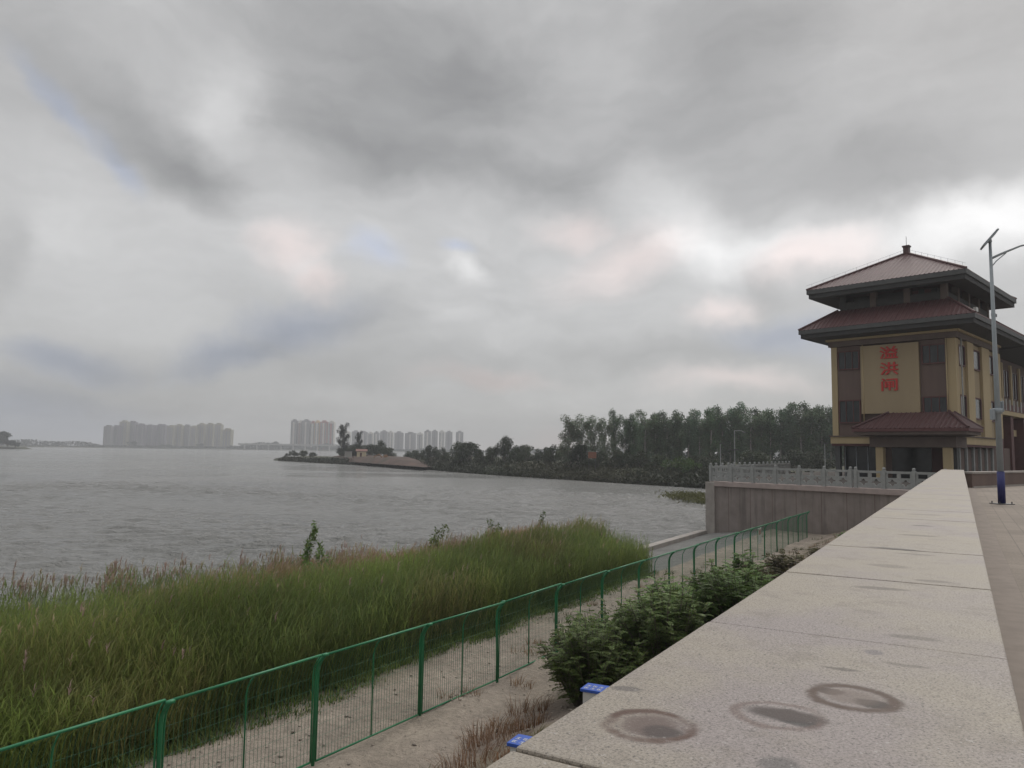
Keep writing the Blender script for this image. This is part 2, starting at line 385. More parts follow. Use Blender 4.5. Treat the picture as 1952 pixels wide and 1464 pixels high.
def leafmat(name, cols, sc_=.5, trans=.25):
    n = NB(name); v = n.coord('Object')
    oi = n.n('ShaderNodeObjectInfo'); at_ = n.n('ShaderNodeAttribute'); at_.attribute_name = 'Col'
    c = n.mix(at_.outputs['Color'], n.ramp(n.noise(v, sc_, 4, .6), [(.3,.75),(.7,1.25)]), 1., 'MULTIPLY')
    hs = n.n('ShaderNodeHueSaturation'); n.l(c, hs.inputs['Color']); n.l(n.rng(oi.outputs['Random'], 0, 1, .85, 1.2), hs.inputs['Value']); n.l(n.rng(oi.outputs['Random'], 0, 1, .488, .512), hs.inputs['Hue'])
    n.l(hs.outputs[0], n.b.inputs['Base Color']); n.rough(.6); n.b.inputs['Specular IOR Level'].default_value = .3
    if trans:
        tr = n.n('ShaderNodeBsdfTranslucent'); n.l(hs.outputs[0], tr.inputs['Color']); mx = n.n('ShaderNodeMixShader'); mx.inputs[0].default_value = trans
        n.l(n.b.outputs[0], mx.inputs[1]); n.l(tr.outputs[0], mx.inputs[2]); n.l(mx.outputs[0], n.out.inputs['Surface'])
    return n.m
leafmat('leaves', None, .5); leafmat('reed_leaf', None, .22, .42)
for nm, cc in [('tower_grey',(.20,.185,.20)),('tower_lilac',(.15,.125,.17)),('tower_beige',(.30,.27,.19)),('tower_white',(.60,.57,.52)),
               ('tower_yellow',(.62,.42,.16)),('tower_red',(.36,.11,.10)),('tower_dark',(.12,.12,.13)),('tower_brown',(.22,.12,.10))]:
    simple(nm, cc, .85, .08, .05)
n = NB('tower_glazing'); v = n.coord(); sz = n.n('ShaderNodeSeparateXYZ'); n.l(v, sz.inputs[0])
n.col(n.mix((.10,.10,.11), (.32,.31,.30), n.math('GREATER_THAN', n.math('FRACT', n.math('MULTIPLY', sz.outputs[2], 1/3)), .55)))
simple('cream_paint', (.60,.52,.36), .7, .1, 2)
simple('orange_paint', (.26,.14,.06), .6, .15, 2)
simple('rust_paint', (.24,.10,.06), .7, .2, 2)
simple('far_concrete', (.36,.35,.33), .9, .1, .1)

# ================================================================== the setting
WATER_Z = EYE-5.2; BERM = EYE-4.3; PLAT = -.55
def axis(lo, hi, step, far_lo, far_hi, grow=1.16):
    a = list(np.arange(lo, hi+step/2, step)); d = step; up = [a[-1]]; dn = [a[0]]
    while up[-1] < far_hi: d *= grow; up.append(min(far_hi, up[-1]+d))
    d = step
    while dn[-1] > far_lo: d *= grow; dn.append(max(far_lo, dn[-1]-d))
    return np.array(dn[:0:-1]+a+up[1:])
wx = axis(-72, 46, .24, -1240, 1240); wy = axis(11, 122, .24, -45, 1850)
GX, GY = np.meshgrid(wx, wy, indexing='ij'); wr = np.random.default_rng(3); Hh = np.zeros_like(GX)
gust_ = .75+.35*np.sin(GX*.045+GY*.031+1)*np.sin(GY*.062-GX*.02)+.2*np.sin(GX*.13+GY*.21)
for k in range(60):
    lam = 10**wr.uniform(math.log10(.62), math.log10(2.6)); th = RAD(-82)+wr.normal()*.40; q = 2*math.pi/lam
    Hh += .0074*lam**.75*np.sin((GX*math.cos(th)+GY*math.sin(th))*q+wr.uniform(0, 6.28))*gust_
Hh = np.sign(Hh)*np.abs(Hh)**1.0; fx_ = np.clip((GX+72)/14, 0, 1)*np.clip((46-GX)/8, 0, 1)*np.clip((GY-11)/2, 0, 1)*np.clip((122-GY)/30, 0, 1)
V = np.stack([GX, GY, WATER_Z+Hh*fx_], 2).reshape(-1, 3); ny = len(wy)
ii, jj = np.meshgrid(np.arange(len(wx)-1), np.arange(ny-1), indexing='ij'); b_ = (ii*ny+jj).ravel()
w = fast('water', V, np.stack([b_, b_+ny, b_+ny+1, b_+1], 1), 'water'); tag(w, kind='structure')
w.data.polygons.foreach_set('use_smooth', [True]*len(w.data.polygons))
def smooth(a, b, x):
    t = min(1, max(0, (x-a)/(b-a))); return t*t*(3-2*t)
def ground_z(s, p):
    if p < 6.3: z = EYE-(1.95+.373*p)
    else: z = BERM
    if s < 25+.4*(p-9.6): 
        if p > 9.8: z = BERM-smooth(9.8, 17.5, p)*1.25-max(0, p-17)*.25
    else:
        k = smooth(25, 26.2, s-.4*(max(p, 9.6)-9.6))
        bank = BERM-smooth(9.8, 17.5, p)*1.25-max(0, p-17)*.25 if p > 9.8 else BERM
        if p > 9.6: z = bank*(1-k)+(BERM-.06-.12*(p-9.6)-(6 if p > 13.4 else 0))*k
    if p < 9.6 or s < 24: z += .10*mnoise.noise(Vector((s*.6, p*.9, 0)))+.06*mnoise.noise(Vector((s*2.1, p*2.1, 3)))+.025*mnoise.noise(Vector((s*5.5, p*5.5, 7)))
    return z
# shore slope, path and reed bank: one sheet in dam coordinates
S = np.arange(-22, 46.01, .25); PP = np.concatenate([np.arange(.55, 13.0, .2), np.arange(13.0, 13.41, .4), np.arange(13.6, 34, .6)])
V = []; C = []
for s in S:
    for p in PP:
        z = ground_z(s, p); x, y = dam(s, p); V.append((s, p, z))
        t = mnoise.noise(Vector((s*.35, p*.5, 9)))
        sand = (.335,.285,.235) if p > 6.2 else (.27,.22,.18)
        q = smooth(9.2, 10.2, p+t*.8)*(1-smooth(24.5, 25.5, s-.4*(p-9.6)))
        wd = smooth(.0, .35, t+.15)*(.7 if p < 6.2 else .18)*(1 if p < 5 else .6)
        col = [sand[i]*(1-q)+(.075,.085,.035)[i]*q for i in range(3)]
        col = [col[i]*(1-wd)+(.15,.13,.07)[i]*wd for i in range(3)]
        if s > 25.5 and p > 9.7: col = [.20,.198,.188]
        C.append(col)
nP = len(PP); F = [(i*nP+j, (i+1)*nP+j, (i+1)*nP+j+1, i*nP+j+1) for i in range(len(S)-1) for j in range(nP-1)]
gr = fast('ground', V, F, 'sand', col=C); gr.rotation_euler.z = DAM; tag(gr, kind='structure')
gr.data.polygons.foreach_set('use_smooth', [True]*len(gr.data.polygons))
# concrete kerb along the foot of the ramp
kb = MB().add([(25.8,13.30,-3.72),(46.0,13.30,-3.72),(46.0,13.75,-3.72),(25.8,13.75,-3.72),(25.8,13.30,-3.46),(46.0,13.30,-3.46),(46.0,13.75,-3.46),(25.8,13.75,-3.46),
    (25.8,13.75,-6),(46,13.75,-6),(25.8,13.3,-6),(46,13.3,-6)], [(4,5,6,7),(0,1,5,4),(6,5,1,2),(7,6,9,8),(4,7,8,10),(5,6,9,11)]).build('ramp_kerb', 'concrete'); kb.rotation_euler.z = DAM
tag(kb, 'pale concrete kerb edging the sloping ramp beside the water', 'kerb')
# promenade
lw0 = Vector((17.0, 28.75)); LWA = math.atan2(4.0, 4.9); lwd = Vector((math.cos(LWA), math.sin(LWA)))
pl = [dam(-14, -.09), dam(33.5, -.09), tuple(lw0+lwd*.2), tuple(lw0+lwd*45), (60, -12), dam(-14, -40)]
pv = MB().prism([ndam(*q) for q in pl], -.4, 0).build('pavement', 'pavers'); pv.rotation_euler.z = DAM; tag(pv, kind='structure')
ks = MB().box(-14, 33.3, -.40, -.093, -.02, .012).build('pavement_edging', 'kerb_stone'); ks.rotation_euler.z = DAM; tag(ks, kind='structure')
# platform of the gatehouse
W0 = Vector((12.13, 47.2)); WA = math.atan2(-.7525, .659); wd_ = Vector((math.cos(WA), math.sin(WA)))
Wp = lambda u, y=0: (W0.x+wd_.x*u-wd_.y*y, W0.y+wd_.y*u+wd_.x*y)
r1 = Vector(W0)+Vector((cD, sD))*27
plat = [Wp(0.3,.3), Wp(14.4,.3), tuple(lw0+Vector((0,.3))), tuple(lw0+lwd*45), (75, 90), (40, 90), (r1.x, r1.y)]
pf = MB().prism(plat, PLAT-5.5, PLAT).build('terrace_paving', 'terrace_stone'); tag(pf, kind='structure')

# far bank (peninsula to the right), built as a sheet with a sloping edge
shore_px = [(522,877.5),(560,880),(650,885),(740,889.5),(800,894),(870,900),(950,906),(1060,913),(1200,922),(1345,931),(1500,945)]
shore = [gp(x, y, 5.2) for x, y in shore_px]+[Vector((62,100,0)),Vector((120,112,0))]
def bankfn(i):                                # height profile inland per shore point
    return [1.6,2.0,2.4,2.6,2.6,2.5,2.6,2.6,2.5,2.4,2.4,2.4,2.4][i]
V = []; F = []; prof = [(-3,-1.0),(0,-.05),(2.5,.35),(7,.8),(14,1.0),(60,1.05),(260,1.1)]
pts = []
for i in range(len(shore)-1):
    for k in range(8):
        t = k/8; pts.append((shore[i]*(1-t)+shore[i+1]*t, bankfn(i)*(1-t)+bankfn(i+1)*t, i+t))
for q, h, ii in pts:
    inl = Vector((.28, 1, 0)).normalized()
    for j, (d, f) in enumerate(prof):
        dd = min(d, 8+ (ii)*26) if d > 14 else d
        x = q.x+inl.x*dd; y = q.y+inl.y*dd
        wob_ = 1.2*mnoise.noise(Vector((x*.08, y*.08, 0))) if j in (1,2,3) else 0
        z = WATER_Z+h*f+(.5*mnoise.noise(Vector((x*.11, y*.11, 5))) if f > .1 else 0)
        if ii < 3 and j > 4: z = WATER_Z+h*f*(.5 if j == 5 else -.5)
        V.append((x+wob_, y+wob_, z))
m_ = len(prof)
F = [(i*m_+j, (i+1)*m_+j, (i+1)*m_+j+1, i*m_+j+1) for i in range(len(pts)-1) for j in range(m_-1)]
fb = fast('far_bank', V, F, 'bank_earth'); tag(fb, kind='structure')
fb.data.polygons.foreach_set('use_smooth', [True]*len(fb.data.polygons))
# distant shore, nearly flat
V = []; F = []; xs = np.linspace(-1200, 1200, 121)
for x in xs:
    y0 = 1330+18*mnoise.noise(Vector((x*.004, 1, 0)))*2
    if x < -680: y0 -= (-680-x)*1.2
    for dy, z in ((0, WATER_Z-1), (4, WATER_Z+.8), (20, WATER_Z+1.8), (480, WATER_Z+3)): V.append((x, y0+dy, z))
F = [(i*4+j, (i+1)*4+j, (i+1)*4+j+1, i*4+j+1) for i in range(120) for j in range(3)]
fs = fast('far_shore', V, F, 'bank_earth'); tag(fs, kind='structure')
# green islet by the corner of the wall
iv = []
ic = gp(1338, 955, 5.2)
r_ = 5.2
for k in range(24):
    t = k/24*2*math.pi; rr = 1+.25*mnoise.noise(Vector((math.cos(t)*1.4, math.sin(t)*1.4, 2)))
    iv.append((ic.x+math.cos(t)*3.3*rr, ic.y+math.sin(t)*8*rr))
il = MB().add([(x,y,WATER_Z-.2) for x,y in iv]+[(ic.x+(x-ic.x)*.6, ic.y+(y-ic.y)*.6, WATER_Z+.25) for x,y in iv]+[(ic.x,ic.y,WATER_Z+.35)],
    [(i,(i+1)%24,24+(i+1)%24,24+i) for i in range(24)]+[(24+i,24+(i+1)%24,48) for i in range(24)]).build('grass_islet', 'bank_earth'); tag(il, kind='structure')

# ================================================================== parapet
pr = root('parapet', (0,0,0), DAM, 'long granite-topped parapet wall running towards the gatehouse', 'parapet wall')
B(-1.4, 38.0, -.07, .71, -2.6, .518).build('wall_body', 'concrete', pr)
x0 = 1.27-1.27*2; k = 0
while x0 < 37.9:
    B(x0+.003, min(x0+1.2615, 38.03), -.093, .733, .52, .600+.0012*((k*7)%3-1)).build('coping_slab', 'granite', pr, bevel=.006); x0 += 1.27; k += 1
# low wall on the right
lw = root('low_wall', (lw0.x, lw0.y, 0), LWA, 'low dark stone wall with a pale coping at the end of the pavement', 'low wall')
B(0, 45, -.30, 0, -2, .52).build('wall_body', 'brown_wall', lw); B(-.03, 45, -.34, .04, .523, .60).build('coping', 'concrete', lw, bevel=.01)
B(-.0, 45, -.36, -.303, -.01, .06).build('skirting', 'concrete', lw)

# ================================================================== solar street lamp
lb = gp(1910, 961, EYE)
lamp = root('solar_street_lamp', lb, 0, 'tall solar street lamp with a grey pole and navy blue foot', 'street lamp')
u = lb.y/FPX
hp = lambda y: (961-y)*u*1.0
H = hp(455)
lean = -.004
MB().tube([(0,0,hp(900)),(lean*H*.55,0,H*.55),(lean*H,0,H)], [.075,.055,.034], 16).build('pole', 'galvanised', lamp, True)
MB().tube([(0,0,.02),(0,0,hp(900)+.003)], .086, 16).build('painted_foot', 'navy_paint', lamp, True)
MB().box(-.2,.2,-.2,.2,0,.022).build('base_plate', 'dark_steel', lamp, bevel=.01)
for sx in (-1,1):
    for sy in (-1,1): MB().tube([(.15*sx,.15*sy,.02),(.15*sx,.15*sy,.07)], .014, 6).build('bolt', 'dark_steel', lamp)
bz = hp(785)
MB().tube([(lean*bz,0,bz-.07),(lean*bz,0,bz+.07)], .105, 16).build('clamp_band', 'galvanised', lamp, True)
MB().box(lean*bz-.17, lean*bz-.095, -.06, .06, bz-.22, bz+.05).build('battery_box', 'galvanised', lamp, bevel=.01)
MB().box(lean*bz+.095, lean*bz+.14, -.05, .05, bz-.02, bz+.25).build('camera_box', 'galvanised', lamp, bevel=.01)
# panel seen nearly edge-on
tx = lean*H
pa = Vector((-.22,-.25,-.16)); pb = Vector((.17,.25,.36))
mid_ = Vector((tx-.01,0,H+.06)); ax = Vector((.62,-.16,.76)).normalized(); ay = Vector((.53,.82,.20)); ay = (ay-ax*ay.dot(ax)).normalized(); az_ = ay.cross(ax)
def obox(m, c, ax, ay, az, hx, hy, hz):
    return m.add([c+ax*hx*i+ay*hy*j+az*hz*k for k in (-1,1) for i,j in ((-1,-1),(1,-1),(1,1),(-1,1))],
        [(3,2,1,0),(4,5,6,7),(0,1,5,4),(1,2,6,5),(2,3,7,6),(3,0,4,7)])
po = obox(MB(), mid_, ax, ay, az_, .26, .20, .022).build('solar_panel', 'galvanised', lamp)
obox(MB(), mid_-az_*.026, ax, ay, az_, .24, .18, .003).build('solar_cells', 'solar_cells', po)
MB().tube([(tx,0,H-.02),(tx-.01,0,H+.05)], .05, 10).build('panel_bracket', 'galvanised', lamp)
ab = H-hp(455)+hp(489)
MB().tube([(tx,0,ab),(tx+.35,.02,ab+.17),(tx+.8,.05,ab+.36),(tx+1.35,.1,ab+.50)], [.03,.03,.026,.024], 8).build('arm', 'galvanised', lamp, True)
MB().tube([(tx,0,ab-.22),(tx+.15,.01,ab-.05),(tx+.42,.03,ab+.17)], .014, 8).build('arm_brace', 'galvanised', lamp, True)
MB().box(tx+1.3,tx+1.85,.02,.2,ab+.44,ab+.54).build('lamp_head', 'galvanised', lamp, bevel=.03)

# ================================================================== gatehouse
GC = Vector((30.3, 51.6)); GA = RAD(45)
gh = root('gatehouse', (GC.x, GC.y, PLAT), GA, 'three-storey cream and brown gatehouse with tiled pagoda roofs and red characters', 'building')
Z0 = -PLAT                                     # z below are metres over the pavement; Z0 shifts to the root
def gb(b0, b1, a0, a1, z0, z1): return (b0, b1, a0, a1, z0+Z0, z1+Z0)
FW = 8.5; SL = 30.0
G = lambda nm, mt, *a, bev=0: MB().box(*gb(*a)).build(nm, mt, gh, bevel=bev)
G('core_wall', 'brown_wall', .30, 11.0, .25, FW-.05, 1.9, 9.7)
G('rear_wall', 'brown_wall', 11.0, SL, 1.3, FW-.05, 3.0, 9.7)
G('ground_floor_wall', 'brown_wall', 1.1, 16.5, .5, FW-.4, -.55, 1.9)
# front face (local x = 0 is the facade plane, negative x is outwards)
def px_a(x, d=0):                              # facade offset a for a photo column x
    r = (x-976)/FPX; return max(-1, (GC.x-r*GC.y)/(.7071*(1+r)))
aL = px_a(1590); 
def cutpanel(nm, mt, x0, x1, z0, z1, b0=0., b1=.3): return G(nm, mt, b0, b1, px_a(x1), px_a(x0), z0, z1)
G('corner_pilaster', 'cream_wall', .0, .30, 0, px_a(1811), 2.62, 9.3); G('corner_pilaster', 'cream_wall', .0, .30, px_a(1599), px_a(1588), 2.62, 9.3)
panel = cutpanel('name_panel', 'cream_panel', 1645, 1757, 4.2, 9.2, -.10, .30)
cutpanel('wall_spandrel', 'brown_wall', 1599.5, 1644.5, 2.62, 9.3, .08, .30); cutpanel('wall_spandrel', 'brown_wall', 1757.5, 1810.5, 2.62, 9.3, .08, .30)
def window(x0, x1, z0, z1, nm=2):
    a0, a1 = px_a(x1), px_a(x0)
    w = G('window', 'dark_glass', .03, .078, a0, a1, z0, z1)
    f = MB(); t = .07
    for q in ((a0-.02,a0+t,z0,z1),(a1-t,a1+.02,z0,z1),(a0+t,a1-t,z0-.02,z0+t),(a0+t,a1-t,z1-t,z1+.02)): f.box(*gb(-.03,.06,*q))
    for i in range(1, nm+1):
        am = a0+(a1-a0)*i/(nm+1); f.box(*gb(-.01,.028,am-.025,am+.025,z0+t+.002,z1-t-.002))
    f.build('window_frame', 'maroon_trim', w)
window(1601, 1642, 7.55, 8.95); window(1762, 1809, 7.6, 8.95); window(1601, 1642, 3.55, 5.25); window(1762, 1809, 3.9, 5.3)
G('cornice', 'cornice_brown', -.16, 11.1, -.16, FW+.12, 9.32, 9.72)
G('cornice_ledge', 'cream_wall', -.30, 11.2, -.30, FW+.25, 9.73, 9.88)
G('base_band', 'cream_wall', -.12, 10.9, -.12, FW+.1, 2.02, 2.52); G('base_band_lip', 'cornice_brown', -.22, 10.95, -.22, FW+.2, 2.525, 2.61); G('base_band_soffit', 'maroon_trim', -.06, 10.9, -.06, FW+.05, 1.86, 2.015)
# side face (local y = 0 plane, outwards is -y)
def px_b(x):
    r = (x-976)/FPX; return (r*GC.y-GC.x)/(.7071*(1-r))
for x0, x1 in ((1847,1859),(1875,1889),(1900,1910)):
    G('pilaster', 'cream_wall', px_b(x0), px_b(x1), -.10, .25, 2.62, 9.3)
for x0, x1 in ((1833.5,1846.5),(1859.5,1874.5),(1889.5,1899.5)):
    b0, b1 = px_b(x0), px_b(x1)
    G('wall_bay', 'cream_panel', b0, b1, .10, .25, 2.62, 9.3)
    for z0, z1 in ((7.5,8.9),(3.9,5.4)):
        w = G('window', 'dark_glass', b0+.15, b1-.15, .06, .098, z0, z1); f = MB()
        for q in ((b0+.09,b0+.2,z0,z1),(b1-.2,b1-.09,z0,z1),(b0+.2,b1-.2,z0-.05,z0+.05),(b0+.2,b1-.2,z1-.05,z1+.05)): f.box(q[0]+0,q[1],.0,.09,q[2]+Z0,q[3]+Z0)
        f.build('window_frame', 'maroon_trim', w)
G('corner_return', 'cream_wall', .302, px_b(1833.5), .0, .25, 2.62, 9.3)
# recessed wing beyond the lamp: windows, balcony, piers
for k in range(5):
    b0 = 11.8+k*3.2
    G('pilaster', 'cream_wall', b0-.55, b0-.1, 1.12, 1.3, 3.6, 9.3)
    for z0, z1 in ((6.4,8.7),):
        w = G('window', 'dark_glass', b0+.3, b0+2.0, 1.22, 1.298, z0, z1)
        MB().box(b0+.22,b0+.3,1.15,1.28,z0-.05+Z0,z1+.05+Z0).box(b0+2.0,b0+2.08,1.15,1.28,z0-.05+Z0,z1+.05+Z0).box(b0+1.12,b0+1.18,1.15,1.215,z0+Z0,z1+Z0).build('window_frame', 'maroon_trim', w)
G('balcony', 'cream_wall', 11.2, SL, .2, 1.298, 4.6, 4.95)
bl = G('balcony_parapet', 'maroon_trim', 11.2, SL, .2, .32, 4.953, 5.5)
for k in range(14): MB().box(11.5+k*1.3,11.62+k*1.3,.12,.196,5.0+Z0,5.9+Z0).build('balcony_stud', 'white_paint', bl)
G('wing_beam', 'cream_wall', 11.0, SL, .9, 1.296, 3.0, 3.55)
for b0 in (12.9, 16.4, 21.0, 26.0): G('pier', 'maroon_trim', b0, b0+.9, .35, FW-.6, -.55, 4.58)
for b0 in (17.3, 21.9): G('pier_bracket', 'cream_wall', b0+.003, b0+.45, .6, 1.1, 3.3, 4.58)
# ground floor side: dark shutters between pale posts
for k in range(6):
    b0 = .9+k*1.75
    G('ground_post', 'stone_rail', b0, b0+.28, .22, .496, -.55, 1.85)
    G('roller_shutter', 'brown_wall', b0+.34, b0+1.69, .36, .49, -.5, 1.7)
# ground floor front
for a0 in (.15, FW-.5): G('ground_column', 'gutter_grey', .05, .4, a0, a0+.35, -.55, 1.855)
w = G('ground_glazing', 'dark_glass', .9, 1.08, px_a(1668), px_a(1602), -.5, 1.8)
f = MB(); 
for k in range(4):
    a = px_a(1668)+(px_a(1602)-px_a(1668))*k/3; f.box(*gb(.84,.9,a-.03,a+.03,-.5,1.8))
f.build('window_frame', 'galvanised', w)
w = G('entrance_glazing', 'dark_glass', 1.0, 1.09, px_a(1766), px_a(1690), -.5, 1.8)
G('entrance_door', 'door_red', .92, 1.09, px_a(1797), px_a(1767), -.5, 1.75)
# porch
PX = -2.6
rc = PX/.7071
def pa_(x, b):                                 # local y of a photo column x at local x = b
    r = (x-976)/FPX; X = GC.x+b*.7071; Y = GC.y+b*.7071; return (X-r*Y)/(.7071*(1+r))
yr, yl = pa_(1806, -2.2), pa_(1678, -2.2)
for y in (yr, yl): MB().box(-2.45,-1.95,y-.25,y+.25,0,1.75+Z0).build('porch_column', 'cream_wall', gh, bevel=.02)
MB().box(-2.55, -.125, yr-.6, yl+.6, 1.753+Z0, 2.45+Z0).build('porch_beam', 'cornice_brown', gh)
G('porch_step', 'terrace_stone', -3.2, .9, yr-.8, yl+.9, -.55, -.4)

def hip_roof(nm, mat, parent, ox0, ox1, oy0, oy1, zE, ix0, ix1, iy0, iy1, zT, rib=.30, fas='gutter_grey', fh=.42, lip=.12, soff='soffit_dark', inner=None, hipr=.085, steps=2):
    m = MB(); o = [(ox0,oy0),(ox1,oy0),(ox1,oy1),(ox0,oy1)]; i_ = [(ix0,iy0),(ix1,iy0),(ix1,iy1),(ix0,iy1)]
    for k in range(4):
        a, b, c, d = o[k], o[(k+1)%4], i_[(k+1)%4], i_[k]
        m.add([(*a,zE),(*b,zE),(*c,zT),(*d,zT)], [(0,1,2,3)])
        A, Bv, Cv, D = [Vector((*q, z)) for q, z in ((a,zE),(b,zE),(c,zT),(d,zT))]
        Ln = (Bv-A).length; e = (Bv-A).normalized(); inn = (D-A)-e*(D-A).dot(e); R = inn.length; inn.normalize()
        sa = (D-A).dot(e); sb = Ln-(Cv-A).dot(e); nrm = e.cross(inn).normalized()
        if nrm.z < 0: nrm = -nrm
        n_ = int(Ln/rib)
        for j in range(n_):
            t = (j+.5)*Ln/n_; run = R
            if sa > 1e-3: run = min(run, t/sa*R)
            if sb > 1e-3: run = min(run, (Ln-t)/sb*R)
            if run < .15: continue
            p0 = A+e*t; p1 = p0+inn*run; hw = rib*.24; hh = .04
            m.add([p0-e*hw+nrm*.002,p0+e*hw+nrm*.002,p0+nrm*hh,p1-e*hw+nrm*.002,p1+e*hw+nrm*.002,p1+nrm*hh], [(0,3,5,2),(2,5,4,1),(0,2,1)])
    if abs(ix1-ix0) > .01 or abs(iy1-iy0) > .01: m.add([(ix0,iy0,zT),(ix1,iy0,zT),(ix1,iy1,zT),(ix0,iy1,zT)], [(0,1,2,3)])
    r = m.build(nm, mat, parent)
    # hip ridges
    h = MB()
    for k in range(4): h.tube([(*o[k],zE+.05),(*i_[k],zT+.06)], hipr, 6)
    h.build('hip_ridge', mat, r)
    # stepped fascia and soffit
    z = zE-.012; off = 0
    for s_ in range(steps):
        hh = fh/steps; a = off
        f = MB()
        x0, x1, y0, y1 = ox0+a, ox1-a, oy0+a, oy1-a; T = .16
        for q in ((x0,x1,y0,y0+T),(x0,x1,y1-T,y1),(x0,x0+T,y0+T+.001,y1-T-.001),(x1-T,x1,y0+T+.001,y1-T-.001)): f.box(*q, z-hh+.012, z)
        f.build('gutter', fas if s_ == 0 else soff, r)
        z -= hh; off += lip
    if inner:
        jx0, jx1, jy0, jy1, zi = inner; f = MB(); a = off
        O = [(ox0+a,oy0+a),(ox1-a,oy0+a),(ox1-a,oy1-a),(ox0+a,oy1-a)]; I = [(jx0,jy0),(jx1,jy0),(jx1,jy1),(jx0,jy1)]
        for k in range(4): f.add([(*O[k],z),(*O[(k+1)%4],z),(*I[(k+1)%4],zi),(*I[k],zi)], [(3,2,1,0)])
        f.build('soffit', soff, r)
    return r
# porch roof
hip_roof('porch_roof', 'porch_tile', gh, -3.6, -.13, yr-1.6, yl+1.4, 3.0+Z0, -1.3, -.128, yr+.1, yl-.3, 4.15+Z0, fas='maroon_trim', soff='cornice_brown', fh=.42, inner=(-2.7,-.13,yr-.5,yl+.5,2.48+Z0))
# skirt roof over the second storey, then pavilion and top roof
OV = 1.65
sk = hip_roof('skirt_roof', 'roof_tile', gh, -OV, 12.9, -OV, FW+OV+.1, 10.6+Z0, .45, 12.2, .45, FW-.45, 12.15+Z0, fh=.62, inner=(-.30,11.2,-.30,FW+.25,9.89+Z0))
sk2 = hip_roof('wing_roof', 'roof_tile', gh, 12.95, SL+1.6, -OV, FW+OV+.1, 10.6+Z0, 13.0, SL-1, FW/2-.1, FW/2+.1, 13.0+Z0, fh=.62, inner=(13.3,SL,1.25,FW,9.72+Z0))
pvn = MB().box(1.35, 11.3, 1.35, FW-1.35, 11.9+Z0, 13.2+Z0); pvn.build('pavilion_wall', 'louvre_dark', gh)
cols = [(x, y) for x in (.55, 3.3, 6.0, 8.7, 11.4) for y in (.55, FW-1.0)]+[(.55, y) for y in (2.95, 5.3)]
for x, y in cols: MB().box(x, x+.42, y, y+.42, 11.95+Z0, 13.5+Z0).build('pavilion_column', 'louvre_dark' if y > 6 else 'cornice_brown', gh)
pr_ = MB()
for q in ((.6,.66,1.0,FW-1.0),): pr_.box(q[0], q[1], q[2], q[3], 12.2+Z0, 12.75+Z0)
pr_.box(1.0, 11.4, .6, .66, 12.2+Z0, 12.75+Z0); pr_.build('pavilion_railing', 'louvre_dark', gh)
for x, y in ((1.30,2.6),(1.30,1.75),):
    MB().box(x, x+.045, y, y+.45, 12.75+Z0, 13.15+Z0).build('pavilion_vent', 'maroon_trim', gh)
top = hip_roof('top_roof', 'roof_tile', gh, -1.12, 12.9, -1.12, FW+1.3, 13.75+Z0, 4.35, 7.4, FW/2-.02, FW/2+.02, 16.75+Z0, fh=.66, inner=(.3,11.6,.3,FW-.3,13.2+Z0))
fx = 4.35
MB().box(fx-.18, fx+.22, FW/2-.2, FW/2+.2, 16.6+Z0, 17.25+Z0).box(fx-.24, fx+.28, FW/2-.26, FW/2+.26, 17.253+Z0, 17.36+Z0).build('finial', 'roof_tile', top)
MB().tube([(fx,FW/2,17.36+Z0),(fx,FW/2,18.1+Z0)], .018, 6).build('lightning_rod', 'dark_steel', top)
cpt = MB()                                     # lightning conductor on short pins along the hips
for (xa, ya) in ((-1.12,FW+1.3),(-1.12,-1.12)):
    A = Vector((xa,ya,13.8+Z0)); Bq = Vector((fx,FW/2,16.8+Z0))
    cpt.tube([A+Vector((0,0,.3)), Bq+Vector((0,0,.3))], .006, 4)
    for k in range(9):
        q = A.lerp(Bq, (k+.5)/9); cpt.tube([q, q+Vector((0,0,.3))], .007, 4)
cpt.build('conductor', 'dark_steel', top)
MB().tube([(5.2,-1.2,10.75+Z0),(5.2,-1.2,11.3+Z0)], .04, 6).box(4.9,5.5,-1.35,-1.1,11.3+Z0,11.5+Z0).build('floodlight', 'dark_steel', sk)
MB().box(1.7,2.2,-.95,-.75,11.25+Z0,11.55+Z0).tube([(1.95,-.85,10.9+Z0),(1.95,-.85,11.25+Z0)], .04, 6).build('floodlight', 'white_paint', sk)
for (x_, y_) in ((-.09, px_a(1810.5)+.02), (-.09, px_a(1645)-.16)):
    MB().tube([(x_,y_,2.65+Z0),(x_,y_,9.3+Z0)], .045, 8).build('downpipe', 'cream_wall', gh, True)
MB().tube([(.7,-.17,-.5+Z0),(.7,-.17,9.3+Z0)], .05, 8).build('downpipe', 'stone_rail', gh, True)
# characters on the name panel
def glyph(ch, size, zc, yc):
    cu = bpy.data.curves.new('t', 'FONT'); cu.body = ch; cu.size = size; cu.align_x = 'CENTER'; cu.extrude = .03; cu.offset = .014
    cu.resolution_u = 2
    o = bpy.data.objects.new('t', cu); sc.collection.objects.link(o); bpy.context.view_layer.update()
    me = bpy.data.meshes.new_from_object(o.evaluated_get(bpy.context.evaluated_depsgraph_get()))
    bpy.data.objects.remove(o)
    co = np.empty(len(me.vertices)*3); me.vertices.foreach_get('co', co); co = co.reshape(-1, 3)
    cx = (co[:,0].min()+co[:,0].max())/2; cy = (co[:,1].min()+co[:,1].max())/2
    me.vertices.foreach_set('co', np.stack([-.14-co[:,2], yc-(co[:,0]-cx)*1.34, zc+(co[:,1]-cy)], 1).ravel())
    me.materials.clear(); me.materials.append(MATS['sign_letter_red'])
    c = bpy.data.objects.new('character', me); sc.collection.objects.link(c); c.parent = panel
yc = px_a(1700)
for ch, zc in (('溢', 8.60), ('洪', 7.43), ('闸', 6.27)): glyph(ch, .98, zc+Z0, yc)

